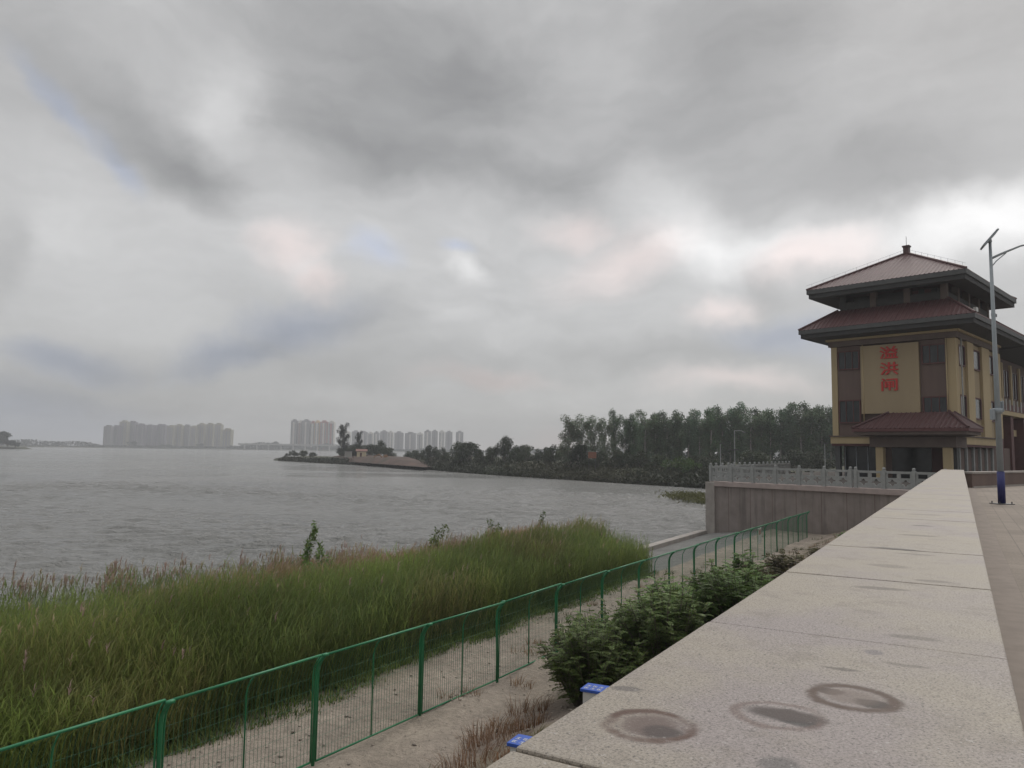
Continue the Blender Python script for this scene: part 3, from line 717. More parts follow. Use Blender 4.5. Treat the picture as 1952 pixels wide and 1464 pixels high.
# ================================================================== retaining wall, ledge and balustrades
rw = root('retaining_wall', (W0.x, W0.y, 0), WA, 'tall stained concrete retaining wall below the stone balustrade', 'retaining wall')
B(0, 14.5, 0, .55, -6.2, PLAT-.28).build('wall_face', 'stained_concrete', rw)
B(-.10, .55, -.10, .55, -6.25, PLAT-.05).build('corner_pier', 'concrete', rw, bevel=.02)
B(.553, 14.5, -.12, .6, PLAT-.277, PLAT+.002).build('ledge', 'rail_ledge', rw, bevel=.01)
for k in range(1, 10):
    B(k*1.44+.02*(k%3), k*1.44+.03+.02*(k%3), -.004, 0, -6.2, PLAT-.29).build('joint_strip', 'brown_wall', rw)
rr = root('side_retaining_wall', (W0.x, W0.y, 0), DAM, 'concrete retaining wall turning away along the spillway channel', 'retaining wall')
B(.7, 27, -.5, .05, -6.2, PLAT-.02).build('wall_face', 'stained_concrete', rr)
def post(par):
    m = B(-.085,.085,-.085,.085,0,.96); m.box(-.06,.06,-.06,.06,.96,.99)
    m.tube([(0,0,.99),(0,0,1.02),(0,0,1.07),(0,0,1.11)], [.06,.08,.075,.035], 10); return m.build('post', 'stone_rail', par)
def rail_panel(par, x0, x1, name='panel'):
    m = MB(); m.box(x0,x1,-.045,.045,.80,.92); m.box(x0,x1,-.04,.04,.04,.16); m.box(x0+.001,x1-.001,-.035,.035,.50,.58)
    mid = (x0+x1)/2; L_ = x1-x0
    for xm, hw in ((x0+.05,.05),(mid,.09),(x1-.05,.05)): m.box(xm-hw,xm+hw,-.033,.033,.58,.80)
    m.box(mid-.09,mid+.09,-.033,.033,.16,.50); m.box(x0,x0+.08,-.033,.033,.16,.50); m.box(x1-.08,x1,-.033,.033,.16,.50)
    for q in (0,1):                                # lozenge cut-outs: four corner webs
        a = x0+.08 if q == 0 else mid+.09; b = mid-.09 if q == 0 else x1-.08; w_ = (b-a)
        for (cx, cz, dx, dz) in ((a,.16,1,1),(b,.16,-1,1),(a,.50,1,-1),(b,.50,-1,-1)):
            p = [(cx,cz),(cx+dx*w_*.40,cz),(cx+dx*w_*.30,cz+dz*.10),(cx+dx*w_*.12,cz+dz*.13),(cx,cz+dz*.15)]
            m.add([(x,-.031,z) for x,z in p]+[(x,.031,z) for x,z in p], [(0,1,2,3,4),(9,8,7,6,5)]+[(i,(i+1)%5,(i+1)%5+5,i+5) for i in range(5)])
    return m.build(name, 'stone_rail', par)
def balustrade(name, origin, ang, x0, n, pitch, label):
    r = root(name, (origin[0], origin[1], PLAT), ang, label, 'balustrade', 'carved stone balustrades around the terrace')
    p = post(r); p.location = (x0, .15, 0); q = rail_panel(r, .085, pitch-.085); q.location = (x0, .15, 0)
    for k in range(1, n+1):
        c = p.copy(); sc.collection.objects.link(c); c.location = (x0+k*pitch, .15, 0)
        if k < n: c = q.copy(); sc.collection.objects.link(c); c.location = (x0+k*pitch, .15, 0)
    return r
balustrade('stone_balustrade', W0, WA, .15, 6, 1.445, 'grey carved stone balustrade on the left stretch of the retaining wall')
balustrade('stone_balustrade', W0, WA, 9.1, 3, 1.46, 'grey carved stone balustrade between the double post and the parapet')
balustrade('stone_balustrade', W0+Vector((-sD,cD))*-.25, DAM, 1.6, 16, 1.5, 'grey carved stone balustrade receding behind along the channel side')

# ================================================================== green mesh fence
F0 = Vector(dam(0, 7.82)); F1 = Vector(dam(43.9, 7.05)); fa = math.atan2(F1.y-F0.y, F1.x-F0.x); FL = (F1-F0).length
fence = root('mesh_fence', (F0.x, F0.y, BERM), fa, 'long green wire mesh fence with bent tops beside the sandy path', 'fence')
PT = 2.32; X0 = 10.2-PT*4
bend = [(0,-.25),(0,1.25),(-.02,1.36),(-.07,1.45),(-.14,1.53)]
def post_f():
    m = MB().tube([(0,y,z) for y,z in bend], .025, 8); m.box(-.05,.05,-.17,-.12,1.51,1.545); return m.build('fence_post', 'green_paint', fence, True)
def panel_f():
    m = MB(); e = .048
    for x in (e, PT-e): m.tube([(x,y,z) for y,z in [(0,.10)]+bend[1:]], .012, 6)
    m.tube([(e,0,.10),(PT-e,0,.10)], .014, 6); m.tube([(e,-.14,1.53),(PT-e,-.14,1.53)], .017, 6)
    m.tube([(PT/2,y,z) for y,z in [(0,.10)]+bend[1:]], .011, 6)
    p = m.build('fence_panel', 'green_paint', fence, True)
    w = MB(); n_ = 37
    for k in range(1, n_):
        x = e+(PT-2*e)*k/n_
        w.tube([(x,y,z) for y,z in [(0,.11),(0,1.25),(-.07,1.45),(-.14,1.52)]], .0028, 3, False)
    for z in np.arange(.25, 1.25, .16): w.tube([(e,0.003,z),(PT-e,0.003,z)], .0018, 3, False)
    w.build('wire_mesh', 'wire_green', p); return p
fp = post_f(); pp = panel_f(); wm = kids(pp)[0]
fp.location = (X0, 0, 0); pp.location = (X0, 0, 0)
k = 1
while X0+k*PT < FL+.3:
    c = fp.copy(); sc.collection.objects.link(c); c.location = (X0+k*PT, 0, -.011*k); c.rotation_euler = (RAD((k*37%5-2)*.4), RAD((k*53%5-2)*.5), 0)
    if X0+(k+1)*PT < FL+.3:
        d = pp.copy(); sc.collection.objects.link(d); d.location = (X0+k*PT, 0, -.011*k); d.rotation_euler = (0, RAD((k*31%5-2)*.25), 0)
        e_ = wm.copy(); sc.collection.objects.link(e_); e_.parent = d
    k += 1
sg = at(1448, 1021, 34.5)
so = root('notice_board', (sg.x, sg.y, sg.z), fa, 'small pale notice board hanging on the green fence near the wall', 'sign')
B(-.28,.28,-.012,.012,-.34,.34).build('board', 'white_paint', so); B(-.22,.22,-.016,-.0125,.05,.28).build('printed_panel', 'sign_red', so)

# blue-topped marker posts
for i, (px, py, lab) in enumerate(((1140,1311,'white square post with blue lettered cap beside the big shrub'),(1008,1413,'blue capped post half hidden at the near edge of the parapet'))):
    q = gp(px, py, 3.15 if i == 0 else 3.2); s_, p_ = ndam(q.x, q.y)
    m = root('marker_post', (q.x, q.y, ground_z(s_, p_)), DAM+RAD(4), lab, 'marker post', 'blue capped marker posts beside the parapet')
    h = q.z-ground_z(s_, p_)
    B(-.13,.13,-.17,.17,-.2,h-.04).build('post_body', 'white_paint', m, bevel=.01)
    cap = B(-.15,.15,-.20,.20,h-.037,h).build('cap', 'blue_plate', m, bevel=.004)
    lt = MB()
    for r_i in range(2):
        for c_i in range(4):
            x = -.055+.10*r_i-.02; y = -.135+c_i*.09
            lt.box(x-.03,x+.03,y-.004,y+.004,h+.0005,h+.0025); lt.box(x-.030,x-.022,y-.03,y+.03,h+.0007,h+.0028)
            lt.box(x+.012,x+.020,y-.026,y+.026,h+.0009,h+.003)
            if (r_i+c_i)%2: lt.box(x-.03,x+.028,y+.020,y+.027,h+.0011,h+.0032)
    lt.build('lettering', 'white_paint', cap)

# ================================================================== vegetation helpers
rng = np.random.default_rng(7); random.seed(7)
def leaf_quads(P_, size, asp=.5, up=0., rng=rng, droop=None):
    n = len(P_); size = np.broadcast_to(size, n)
    a = rng.normal(size=(n,3)); a[:,2] = a[:,2]*(1-up)+up*1.2; a /= np.linalg.norm(a, axis=1)[:,None]
    b = rng.normal(size=(n,3)); b -= (b*a).sum(1)[:,None]*a; b /= np.linalg.norm(b, axis=1)[:,None]
    A = a*size[:,None]*.5; Bb = b*size[:,None]*.5*asp
    V = np.stack([P_-A, P_+Bb, P_+A, P_-Bb], 1).reshape(-1, 3)
    return V, np.arange(n*4).reshape(-1, 4)
def clump_points(blobs, n, rng, shell=.55, flat=1.):
    vol = np.array([b[3]*b[4]*b[5] for b in blobs])**.75; idx = rng.choice(len(blobs), n, p=vol/vol.sum())
    bl = np.array(blobs)[idx]; d = rng.normal(size=(n,3)); d /= np.linalg.norm(d, axis=1)[:,None]
    r = shell+(1-shell)*rng.random(n)**.7+rng.normal(size=n)*.10
    return bl[:,:3]+d*bl[:,3:6]*r[:,None]
def leafcol(P_, base, var, rng, tip=None):
    n = len(P_); f = 1+var*rng.normal(size=n); cl = .22*np.sin(P_[:,0]*2.1+P_[:,2]*1.3)*np.sin(P_[:,1]*1.7+P_[:,2]*.9)
    c = np.array(base)[None]*(f+cl)[:,None]
    c[:,0] *= 1+.12*rng.normal(size=n); return np.repeat(np.clip(c, .004, 1), 4, 0)
def poplar(seed, h=12., w=3.2, dens=5200, base=(.045,.058,.034), lean=.05, bottom=.22, leaf=.34, name='poplar'):
    r = np.random.default_rng(seed); o = root(name)
    tr = MB(); top = Vector((lean*h, 0, h*.93)); pts = [Vector((0,0,-.3)), Vector((lean*h*.2+r.normal()*.1,0,h*.3)), Vector((lean*h*.6,r.normal()*.1,h*.65)), top]
    tr.tube(pts, [.20,.15,.09,.03], 7)
    blobs = []; br = MB(); nb = 22
    for i in range(nb):
        t = bottom+(1-bottom)*(i+.5)/nb; ang = r.random()*6.28; prof = math.sin(min(1, (t-bottom+.14)/(1-bottom)*1.10)*math.pi*.66)*.9+.16
        rad = w*.5*prof*(.55+.6*r.random()); z0 = h*t*.86; p0 = Vector((lean*z0, 0, z0-.3))
        tip = Vector((lean*h*t+math.cos(ang)*rad+.35, math.sin(ang)*rad, h*t+rad*.9))
        br.tube([p0, p0.lerp(tip,.5)+Vector((0,0,-.1)), tip], [.06,.035,.012], 4, False)
        s_ = w*(.15+.10*r.random()); blobs.append((tip.x, tip.y, tip.z-s_*.5, s_*1.05, s_*1.05, s_*1.35))
        blobs.append(((p0.x+tip.x)/2, (p0.y+tip.y)/2, (p0.z+tip.z)/2, s_*.8, s_*.8, s_*1.2))
    blobs.append((top.x+.2, 0, h*.93, w*.2, w*.2, h*.06))
    tr.build('trunk', 'pale_bark', o, True); br.build('branches', 'bark', o)
    P_ = clump_points(blobs, dens, r, .35); V, F = leaf_quads(P_, leaf*(.6+.8*r.random(dens)), .55, rng=r)
    fast('crown', V, F, 'leaves', o, leafcol(P_, base, .18, r)); return o
def bushtree(seed, h=6., w=6., dens=2600, base=(.030,.042,.020), leaf=.34, name='broadleaf_tree', nb=16, trunk=.16):
    r = np.random.default_rng(seed); o = root(name); br = MB(); blobs = []
    for i in range(nb):
        ang = r.random()*6.28; rad = w*.5*math.sqrt(r.random()); z = h*(.28+.62*r.random()*(1-(rad/(w*.5))**2*.45)); s_ = w*(.14+.08*r.random())
        tip = Vector((math.cos(ang)*rad*.85, math.sin(ang)*rad*.85, z)); blobs.append((tip.x, tip.y, tip.z, s_, s_, s_*.8))
        br.tube([(0,0,h*.15), tip*.5+Vector((0,0,h*.08)), tip], [.07,.05,.02], 4, False)
    MB().tube([(0,0,-.4),(0.05,0,h*.2),(0,.05,h*.45)], [trunk,trunk*.8,trunk*.4], 7).build('trunk', 'bark', o, True); br.build('branches', 'bark', o)
    P_ = clump_points(blobs, dens, r, .4); P_[:,2] = np.maximum(P_[:,2], .15)
    V, F = leaf_quads(P_, leaf*(.6+.8*r.random(dens)), .6, rng=r)
    fast('crown', V, F, 'leaves', o, leafcol(P_, base, .2, r)); return o

# ================================================================== far bank trees
protos = [poplar(100+i, 12, 4.3+.4*(i%3), 6500, base=((.100,.150,.085),(.088,.142,.082),(.118,.165,.092),(.095,.150,.075))[i%4], lean=.03+.02*(i%3), bottom=.16+.05*(i%2)) for i in range(5)]
def treeline(plist, protos, kindlab, cat, group, zoff=0.):
    used = [False]*len(protos)
    for i, (px, pyt, depthY, pi_, wsc) in enumerate(plist):
        b = at(px, 880, depthY); zb = WATER_Z+2.4+zoff; T = at(px, pyt, depthY); hgt = T.z-zb
        pr0 = protos[pi_%len(protos)]; h0 = pr0['h0']; s_ = hgt/h0
        o = pr0 if not used[pi_%len(protos)] else copy_tree(pr0)
        used[pi_%len(protos)] = True
        o.location = (b.x, b.y, zb); o.scale = (s_*wsc, s_*wsc, s_); o.rotation_euler = (0, 0, ((i*2.399) % 1.2)-.6)
        tag(o, kindlab.format(nth(i, len(plist))), cat, group)
protos.append(poplar(109, 12, 4.8, 4600, base=(.165,.20,.135), lean=.05, bottom=.14))
for p_ in protos: p_['h0'] = 12.4
row = [(1082,800,150,5,1.35),(1108,799,152,5,1.3),(1132,801,150,5,1.2),(1152,806,152,5,1.0),(1172,792,154,4,.75),(1190,802,156,1,.85),(1208,800,156,0,.95),
 (1228,794,160,2,1.05),(1248,796,162,3,1.05),(1270,795,160,4,1.05),(1292,790,162,0,1.05),(1312,797,165,1,1.0),(1332,793,166,2,1.0),(1354,787,166,3,1.1),(1376,786,168,4,1.0),(1392,783,168,1,.95),
 (1408,786,166,0,1.0),(1430,787,168,2,1.1),(1450,790,170,4,1.05),(1468,789,170,3,1.05),(1488,785,170,1,1.1),(1506,787,172,0,1.05),(1526,782,170,2,1.1),(1546,780,170,4,1.1),(1566,783,172,3,1.05),(1584,781,172,1,1.1),(1603,785,172,0,1.0)]
treeline(row, protos, 'tall windblown poplar in the far bank row, {}', 'tree', 'poplars in the row on the far bank')
for o in protos: del o['h0']
pb_ = [poplar(140+i, 12, 5.0, 5000, base=(.074,.118,.080), lean=.02, bottom=.0, leaf=.5) for i in range(3)]
for p_ in pb_: p_['h0'] = 12.4
row2 = [(1214+i*19.5, 812+((i*7)%5)*3, 196, i, 1.35) for i in range(21)]
treeline(row2, pb_, 'dark poplar of the second row behind the front poplars, {}', 'tree', 'second row of poplars behind the front row')
for o in pb_: del o['h0']
# dark bushes and broadleaf trees along the bank
bt = [bushtree(200+i, 6, 6.5, 3200, base=((.045,.060,.036),(.052,.066,.038),(.058,.075,.038))[i]) for i in range(3)]
used = [False]*3
def place(proto_list, used, i, px, pyt, Y, base_z, wsc, label, cat, group, h0=6.0):
    j = i % len(proto_list); b = at(px, 880, Y); T = at(px, pyt, Y); s_ = (T.z-base_z)/h0
    o = proto_list[j] if not used[j] else copy_tree(proto_list[j]); used[j] = True
    o.location = (b.x, b.y, base_z); o.scale = (s_*wsc, s_*wsc, s_); o.rotation_euler = (0, 0, i*1.7); tag(o, label, cat, group); return o
dark = [(822,848,207,.8),(846,852,200,.8),(876,840,192,1.0),(898,842,188,1.0),(918,858,182,.8),(940,850,178,.7),(962,830,176,.55),(984,848,172,.9),(1008,846,178,1.0),(1036,852,176,1.0),(1052,846,170,.8),(1078,850,160,1.0),(1104,846,150,.8),(1140,858,146,1.1),(1168,856,142,1.0),(1196,862,140,1.0),(1222,858,138,1.1),(1250,864,136,1.2),(1330,868,130,1.2),(1362,862,134,1.2),(1440,858,140,1.3),(1520,856,145,1.3),(1560,858,140,1.2)]
for i, (px, py, Y, wsc) in enumerate(dark):
    place(bt, used, i, px, py, Y, WATER_Z+1.2, wsc, 'dark bushy tree along the near edge of the far bank, %s' % nth(i, len(dark)), 'tree', 'dark bushy trees along the far bank edge')
bg_ = [bushtree(230, 4, 6, 2600, base=(.065,.115,.030), name='bright_shrub')]; u2 = [False]
for i, (px, py, Y, wsc, l) in enumerate(((1294,872,128,1.0,'bright green shrub on the far bank, left of the pair'),(1318,875,126,.9,'bright green shrub on the far bank, right of the pair'))):
    place(bg_, u2, i, px, py, Y, WATER_Z+1.0, wsc, l, 'shrub', 'bright green shrubs on the far bank', 4.0)
# low reeds along the far waterline (uncountable)
n_ = 26000; idx = rng.integers(2, len(pts)-1, n_); P_ = np.array([pts[i][0][:] for i in idx]); t_ = rng.random(n_)
nx = np.array([pts[min(i+1, len(pts)-1)][0][:] for i in idx]); P_ = P_*(1-t_[:,None])+nx*t_[:,None]
d_ = (rng.random(n_)**1.3*11-1)*np.clip(idx/30, .35, 1); P_[:,0] += d_*.27; P_[:,1] += d_*.96; P_[:,2] = WATER_Z+np.clip(d_*.22, 0, 2.2)+rng.random(n_)*.9
V, F = leaf_quads(P_, .9*(.5+rng.random(n_)), .3, up=.7)
cc = np.repeat(np.where((np.sin(P_[:,0]*.13)+rng.normal(size=n_)*.5 > .3)[:,None], np.array([[.050,.050,.028]]), np.array([[.028,.034,.018]])), 4, 0)
o = fast('bank_undergrowth', V, F, 'leaves', col=cc); tag(o, kind='stuff')
P_ = np.stack([ic.x+rng.normal(size=3000)*1.5, ic.y+rng.normal(size=3000)*3.6, WATER_Z+.2+rng.random(3000)*.45], 1)
V, F = leaf_quads(P_, .5, .25, up=.8); o = fast('islet_grass', V, F, 'leaves', col=np.tile([[.10,.10,.035]], (12000, 1))); tag(o, kind='stuff')
# peninsula: red embankment, house, trees, yellow machine
e0, e1 = gp(615,872,3.6), gp(815,884,3.6)
V = []; 
for k in range(33):
    q = e0.lerp(e1, k/32); nn = .5*mnoise.noise(Vector((k*.4,0,0))); tp_ = min(1, k/5, (32-k)/7)
    V += [(q.x,q.y-7+nn,WATER_Z+.9),(q.x,q.y-1+nn,WATER_Z+.8+tp_*(1.5+.9*nn)),(q.x+2,q.y+9,WATER_Z+.8+tp_*(2.1+.3*nn)),(q.x+3,q.y+16,WATER_Z+.9)]
rb = fast('red_embankment', V, [(i*4+j,(i+1)*4+j,(i+1)*4+j+1,i*4+j+1) for i in range(32) for j in range(3)], 'red_bank'); tag(rb, kind='structure')
pen = [(548,864,290,1.6),(560,858,285,1.4),(578,858,284,1.3),(596,862,280,1.6),(664,852,266,1.5),(684,846,264,1.5),(704,846,260,1.3),(724,838,258,.9),(744,852,254,1.4),(786,858,232,1.5),(806,856,226,1.6)]
for i, (px, py, Y, wsc) in enumerate(pen):
    place(bt, used, i, px, py, Y, WATER_Z+1.5, wsc, 'small dark tree on the low peninsula, %s' % nth(i, 11), 'tree', 'small trees on the peninsula')
tp = [poplar(170, 12, 4.2, 5000, base=(.028,.034,.026), lean=.08, bottom=.05)]; u3 = [False]
place(tp, u3, 0, 648, 812, 268, WATER_Z+1.8, 1.1, 'tallest leaning poplar on the peninsula before the towers', 'tree', 'poplars on the peninsula', 12.4)
place(tp, u3, 0, 680, 826, 262, WATER_Z+1.8, .85, 'slimmer poplar on the peninsula beside the small house', 'tree', 'poplars on the peninsula', 12.4)
hq = at(689, 868, 250); hs = root('small_house', (hq.x, hq.y, WATER_Z+2.3), .2, 'tiny cream house with a low roof on the peninsula', 'house')
B(-1.5,1.5,-1.2,1.2,0,1.8).build('wall', 'cream_paint', hs); MB().add([(-1.9,-1.5,1.95),(1.9,-1.5,1.95),(1.9,1.5,1.95),(-1.9,1.5,1.95),(-1.9,0,2.7),(1.9,0,2.7)], [(0,1,5,4),(2,3,4,5),(0,4,3),(1,2,5),(3,2,1,0)]).build('roof', 'tower_brown', hs)
B(-.5,.1,-1.25,-1.203,.1,1.5).build('door', 'maroon_trim', hs)
hq = at(664, 866, 256); hs = root('site_hut', (hq.x, hq.y, WATER_Z+2.2), .1, 'small pale hut among trees left of the cream house', 'hut')
B(-1.1,1.1,-.8,.8,0,1.9).build('wall', 'far_concrete', hs); B(-1.3,1.3,-1,1,1.903,2.05).build('roof', 'tower_grey', hs)
mq = at(739, 884, 232); mc = root('excavator', (mq.x, mq.y, WATER_Z+.5), .3, 'small orange-yellow excavator at the waterline below the red bank', 'excavator')
B(-1.5,1.5,-1.2,-.6,0,.8).build('track', 'dark_steel', mc); B(-1.5,1.5,.6,1.2,0,.8).build('track', 'dark_steel', mc)
B(-1.3,1.6,-1.1,1.1,.85,2.0).build('body', 'orange_paint', mc, bevel=.1); B(-1.3,-.2,-1.0,.1,2.0,2.9).build('cab', 'orange_paint', mc, bevel=.1)
MB().tube([(-1.2,.5,1.6),(-2.6,.5,3.0),(-4.0,.5,2.3),(-4.3,.5,1.0)], [.22,.2,.16,.12], 6).build('boom', 'orange_paint', mc)
for i, (px, py, Y, lab) in enumerate(((1117,858,136,'orange'),)):
    q = at(1129, 866, 140); mc = root('roadside_hoarding', (q.x, q.y, WATER_Z+2.4), .1, 'rusty orange board on posts under the first poplars', 'board')
    B(-.75,.75,-.05,.05,1.6,2.75).build('board', 'rust_paint', mc)
    for x in (-.6,.6): MB().tube([(x,.06,-.5),(x,.06,1.9)], .05, 6).build('post', 'dark_steel', mc)
q = gp(1116, 893, 3.4); MB_ = root('white_marker', (q.x, q.y, q.z-1.2), 0, 'short white post standing at the foot of the first poplars', 'post')
MB().tube([(0,0,0),(0,0,2.9)], .11, 8).build('shaft', 'white_paint', MB_); B(-.16,.16,-.16,.16,2.903,3.0).build('cap', 'far_concrete', MB_)
# street lamps on the far bank
def bank_lamp(px, pyt, Y, label, arm):
    T = at(px, pyt, Y); r = root('bank_lamp', (T.x, T.y, WATER_Z+2.4), 0, label, 'street lamp', 'thin street lamps beyond the terrace'); h = T.z-(WATER_Z+2.4)
    MB().tube([(0,0,-.3),(0,0,h)], [.10,.06], 8).build('pole', 'stone_rail', r)
    if arm: MB().tube([(0,0,h-.1),(.9,0,h-.05),(1.6,0,h-.35)], .06, 6).build('arm', 'stone_rail', r); MB().box(-.9,.5,-.2,.2,h*.53,h*.53+.12).box(1.2,2.0,-.12,.12,h-.42,h-.32).build('lamp_head', 'dark_steel', r)
    else: MB().box(-.15,.5,-.12,.12,h,h+.12).build('lamp_head', 'dark_steel', r)
bank_lamp(1400, 820, 112, 'taller white lamp post with an arm standing beyond the balustrade', True)
bank_lamp(1373, 846, 118, 'short thin lamp post just left of the taller armed one', False)
bank_lamp(1572, 846, 118, 'short thin lamp post beside the left corner of the gatehouse', False)

# ================================================================== distant shore: trees, bridge, towers
n_ = 30000; X = rng.uniform(-1150, 1150, n_); hh = 9+7*np.sin(X*.013)+5*np.sin(X*.041+1)+3*np.sin(X*.11)
hh = np.clip(hh, 5, 20)*.62; yy = 1345+rng.random(n_)*18-np.maximum(0, -680-X)*1.2
P_ = np.stack([X, yy, WATER_Z+.8+rng.random(n_)*hh], 1); V, F = leaf_quads(P_, 3.4*(.6+.8*rng.random(n_)), .7)
o = fast('far_wood', V, F, 'leaves', col=np.repeat(np.clip(np.array([[.038,.045,.035]])*(1+.2*rng.normal(size=(n_,1))), .01, 1), 4, 0)); tag(o, kind='stuff')
# left-hand headland
hb = at(6, 851, 700)
V = []; 
for k in range(20):
    t = k/19*2*math.pi; V.append((hb.x-30+math.cos(t)*44, hb.y+20+math.sin(t)*26))
hd = MB().add([(x,y,WATER_Z-.3) for x,y in V]+[(hb.x-30+(x-hb.x+30)*.8, hb.y+20+(y-hb.y-20)*.8, WATER_Z+2) for x,y in V], [(i,(i+1)%20,20+(i+1)%20,20+i) for i in range(20)]+[tuple(range(20,40))]).build('headland', 'bank_earth'); tag(hd, kind='structure')
lt_ = [bushtree(260, 6, 6, 3000, base=(.03,.045,.025), leaf=.4, name='headland_tree')]; u4 = [False]
place(lt_, u4, 0, -8, 808, 706, WATER_Z+1.5, 1.0, 'largest dark tree on the headland at the left edge', 'tree', 'trees on the left headland')
place(lt_, u4, 0, 12, 832, 700, WATER_Z+1.2, 1.3, 'lower green tree on the headland right of the largest one', 'tree', 'trees on the left headland')
place(lt_, u4, 0, 27, 838, 708, WATER_Z+.6, 1.1, 'small green tree at the water end of the left headland', 'tree', 'trees on the left headland')
ft = bushtree(270, 6, 6, 1800, base=(.035,.045,.035), leaf=.5, name='shore_tree'); u5 = [False]
for i, (px, py) in enumerate(((520,838),(465,842),(380,843),(250,838),(42,838))): place([ft], u5, 0, px, py, 1325, WATER_Z+1, 1.3, 'round hazy tree on the distant shore, %s' % nth(i, 5) if i else 'round hazy tree on the distant shore, nearest the stripy towers', 'tree', 'hazy trees on the distant shore')
b0, b1 = at(455, 843, 1318), at(640, 843, 1318)
br = root('road_bridge', (b0.x, b0.y, WATER_Z), 0, 'long pale low road bridge on the distant shore before the stripy towers', 'bridge'); Lb = b1.x-b0.x
B(0, Lb, -3, 3, 8.5, 10.2).build('deck', 'far_concrete', br); B(0, Lb, -3.1, -2.9, 10.25, 11.2).build('railing', 'far_concrete', br)
for k in range(8): B(Lb*(k+.5)/8-.8, Lb*(k+.5)/8+.8, -2, 2, -1, 8.45).build('bridge_pier', 'far_concrete', br)
def tower(px0, px1, py, Y, mat, strip, label, group, cap=None):
    A = at(px0, py, Y); Bq = at(px1, py, Y); w = Bq.x-A.x; zb = WATER_Z+1.5; h = A.z-zb; d = max(12, w*.8)
    r = root('apartment_tower', ((A.x+Bq.x)/2, Y, zb), 0, label, 'apartment block', group)
    B(-w/2, w/2, 0, d, 0, h-2.5).build('wall', mat, r); B(-w*.22, w*.22, 1, d-1, h-2.495, h).build('roof_core', cap or mat, r)
    nb = max(1, int(w/14))
    for k in range(nb):
        cx = -w/2+w*(k+.5)/nb
        B(cx-1.6, cx+1.6, -.7, -.02, 3, h-5).build('balcony_stack', strip, r)
        for sx in (-1, 1): B(cx+sx*w/nb*.30-1.0, cx+sx*w/nb*.30+1.0, -.15, -.03, 3, h-5).build('window_strip', 'tower_glazing', r)
    return r
T1 = [(198,212,810,'tower_grey'),(213,227,810,'tower_lilac'),(228,243,801,'tower_beige'),(244,258,802,'tower_lilac'),(259,276,807,'tower_lilac'),(277,294,809,'tower_lilac'),(295,315,808,'tower_lilac'),
      (319,331,810,'tower_beige'),(333,347,808,'tower_beige'),(349,361,809,'tower_grey'),(363,374,811,'tower_beige'),(376,390,806,'tower_beige'),(392,407,806,'tower_beige'),(409,422,806,'tower_beige'),(424,441,816,'tower_beige')]
for i, (a, b, y, m) in enumerate(T1):
    tower(a, b, y, 1440+(i*13)%40, m, 'tower_dark' if m == 'tower_lilac' else 'tower_grey', 'hazy %s high-rise block in the left cluster, %s' % ({'tower_grey':'grey','tower_lilac':'lilac-grey','tower_beige':'beige'}[m], nth(i, 15)), 'left cluster of distant high-rises')
T2 = [(555,566,799,'tower_grey','tower_white'),(568.5,574.5,801,'tower_white','tower_brown'),(576,590.5,799,'tower_grey','tower_white'),(593,599,802,'tower_red','tower_white'),(600,609,801,'tower_yellow','tower_white'),(610.5,624,801,'tower_red','tower_white'),(626,637,802,'tower_white','tower_red')]
nm2 = ['grey','white and brown','broad grey and white','slim dull red','yellow','broad red and white','white and red']
for i, (a, b, y, m, st) in enumerate(T2):
    tower(a, b, y, 1400, m, st, '%s striped high-rise in the middle cluster, %s' % (nm2[i], nth(i, 7)), 'middle cluster of tall striped high-rises')
T3 = [(654,667,821),(671,684,820),(686,699,821),(701,711,823),(713,722,822),(725,738,820),(740,749,821),(752,768,822),(772,792,823),(795,806,824),(809,821,819),(823,834,819),(837,847,820),(849,862,821),(869,883,821)]
for i, (a, b, y) in enumerate(T3):
    tower(a, b, y, 1500+(i*17)%50, 'tower_grey' if i % 3 else 'tower_white', 'tower_dark' if i % 2 else 'tower_white', 'grey hazy slab block in the right cluster, %s' % nth(i, 15), 'right cluster of distant grey slab blocks')

# ================================================================== reeds
def ribbons(base, head, length, width, rise, bend, colr, tipc, segs=3):
    """base (n,3), heading angle, length; rise = vertical share, bend = how far the tip bows over"""
    n = len(base); t = np.linspace(0, 1, segs+1); dx = np.cos(head); dy = np.sin(head)
    V = np.empty((n, segs+1, 2, 3)); C = np.empty((n, segs+1, 2, 3))
    for k, tt in enumerate(t):
        hor = length*(bend*tt**1.7); up = length*(rise*tt-(bend*.45)*tt**2.4)
        cx = base[:,0]+dx*hor; cy = base[:,1]+dy*hor; cz = base[:,2]+up; wv = width*(1-tt**1.5)*.5+.0008
        V[:,k,0] = np.stack([cx-dy*wv, cy+dx*wv, cz], 1); V[:,k,1] = np.stack([cx+dy*wv, cy-dx*wv, cz], 1)
        C[:,k,:] = (colr*(1-tt)+tipc*tt)[:,None,:]
    i0 = np.arange(n)[:,None]*(segs+1)*2; F = []
    for k in range(segs): F.append(np.stack([i0[:,0]+2*k, i0[:,0]+2*k+1, i0[:,0]+2*k+3, i0[:,0]+2*k+2], 1))
    return V.reshape(-1,3), np.concatenate(F), C.reshape(-1,3)
def merge(parts):
    V = []; F = []; C = []; o = 0
    for v, f, c in parts: V.append(v); F.append(f+o); C.append(c); o += len(v)
    return np.concatenate(V), np.concatenate(F), np.concatenate(C)
outer = [(-8,19.9),(8.5,18.3),(15,16.8),(21,15.9),(26,16.2),(30.8,16.1),(31.5,13.0),(30.2,11.0)]
def outer_p(s): return np.interp(s, [q[0] for q in outer], [q[1] for q in outer])
NR = 46000
s_ = 2.5+30*rng.random(NR)**1.0; p_ = 9.75+rng.random(NR)*9.5
lim = outer_p(s_)+.5*np.sin(s_*1.7)+.4*np.sin(s_*4.1); inner_ = 9.8+.10*np.sin(s_*1.1)+.12*rng.normal(size=NR)+np.maximum(0, s_-26)*.25
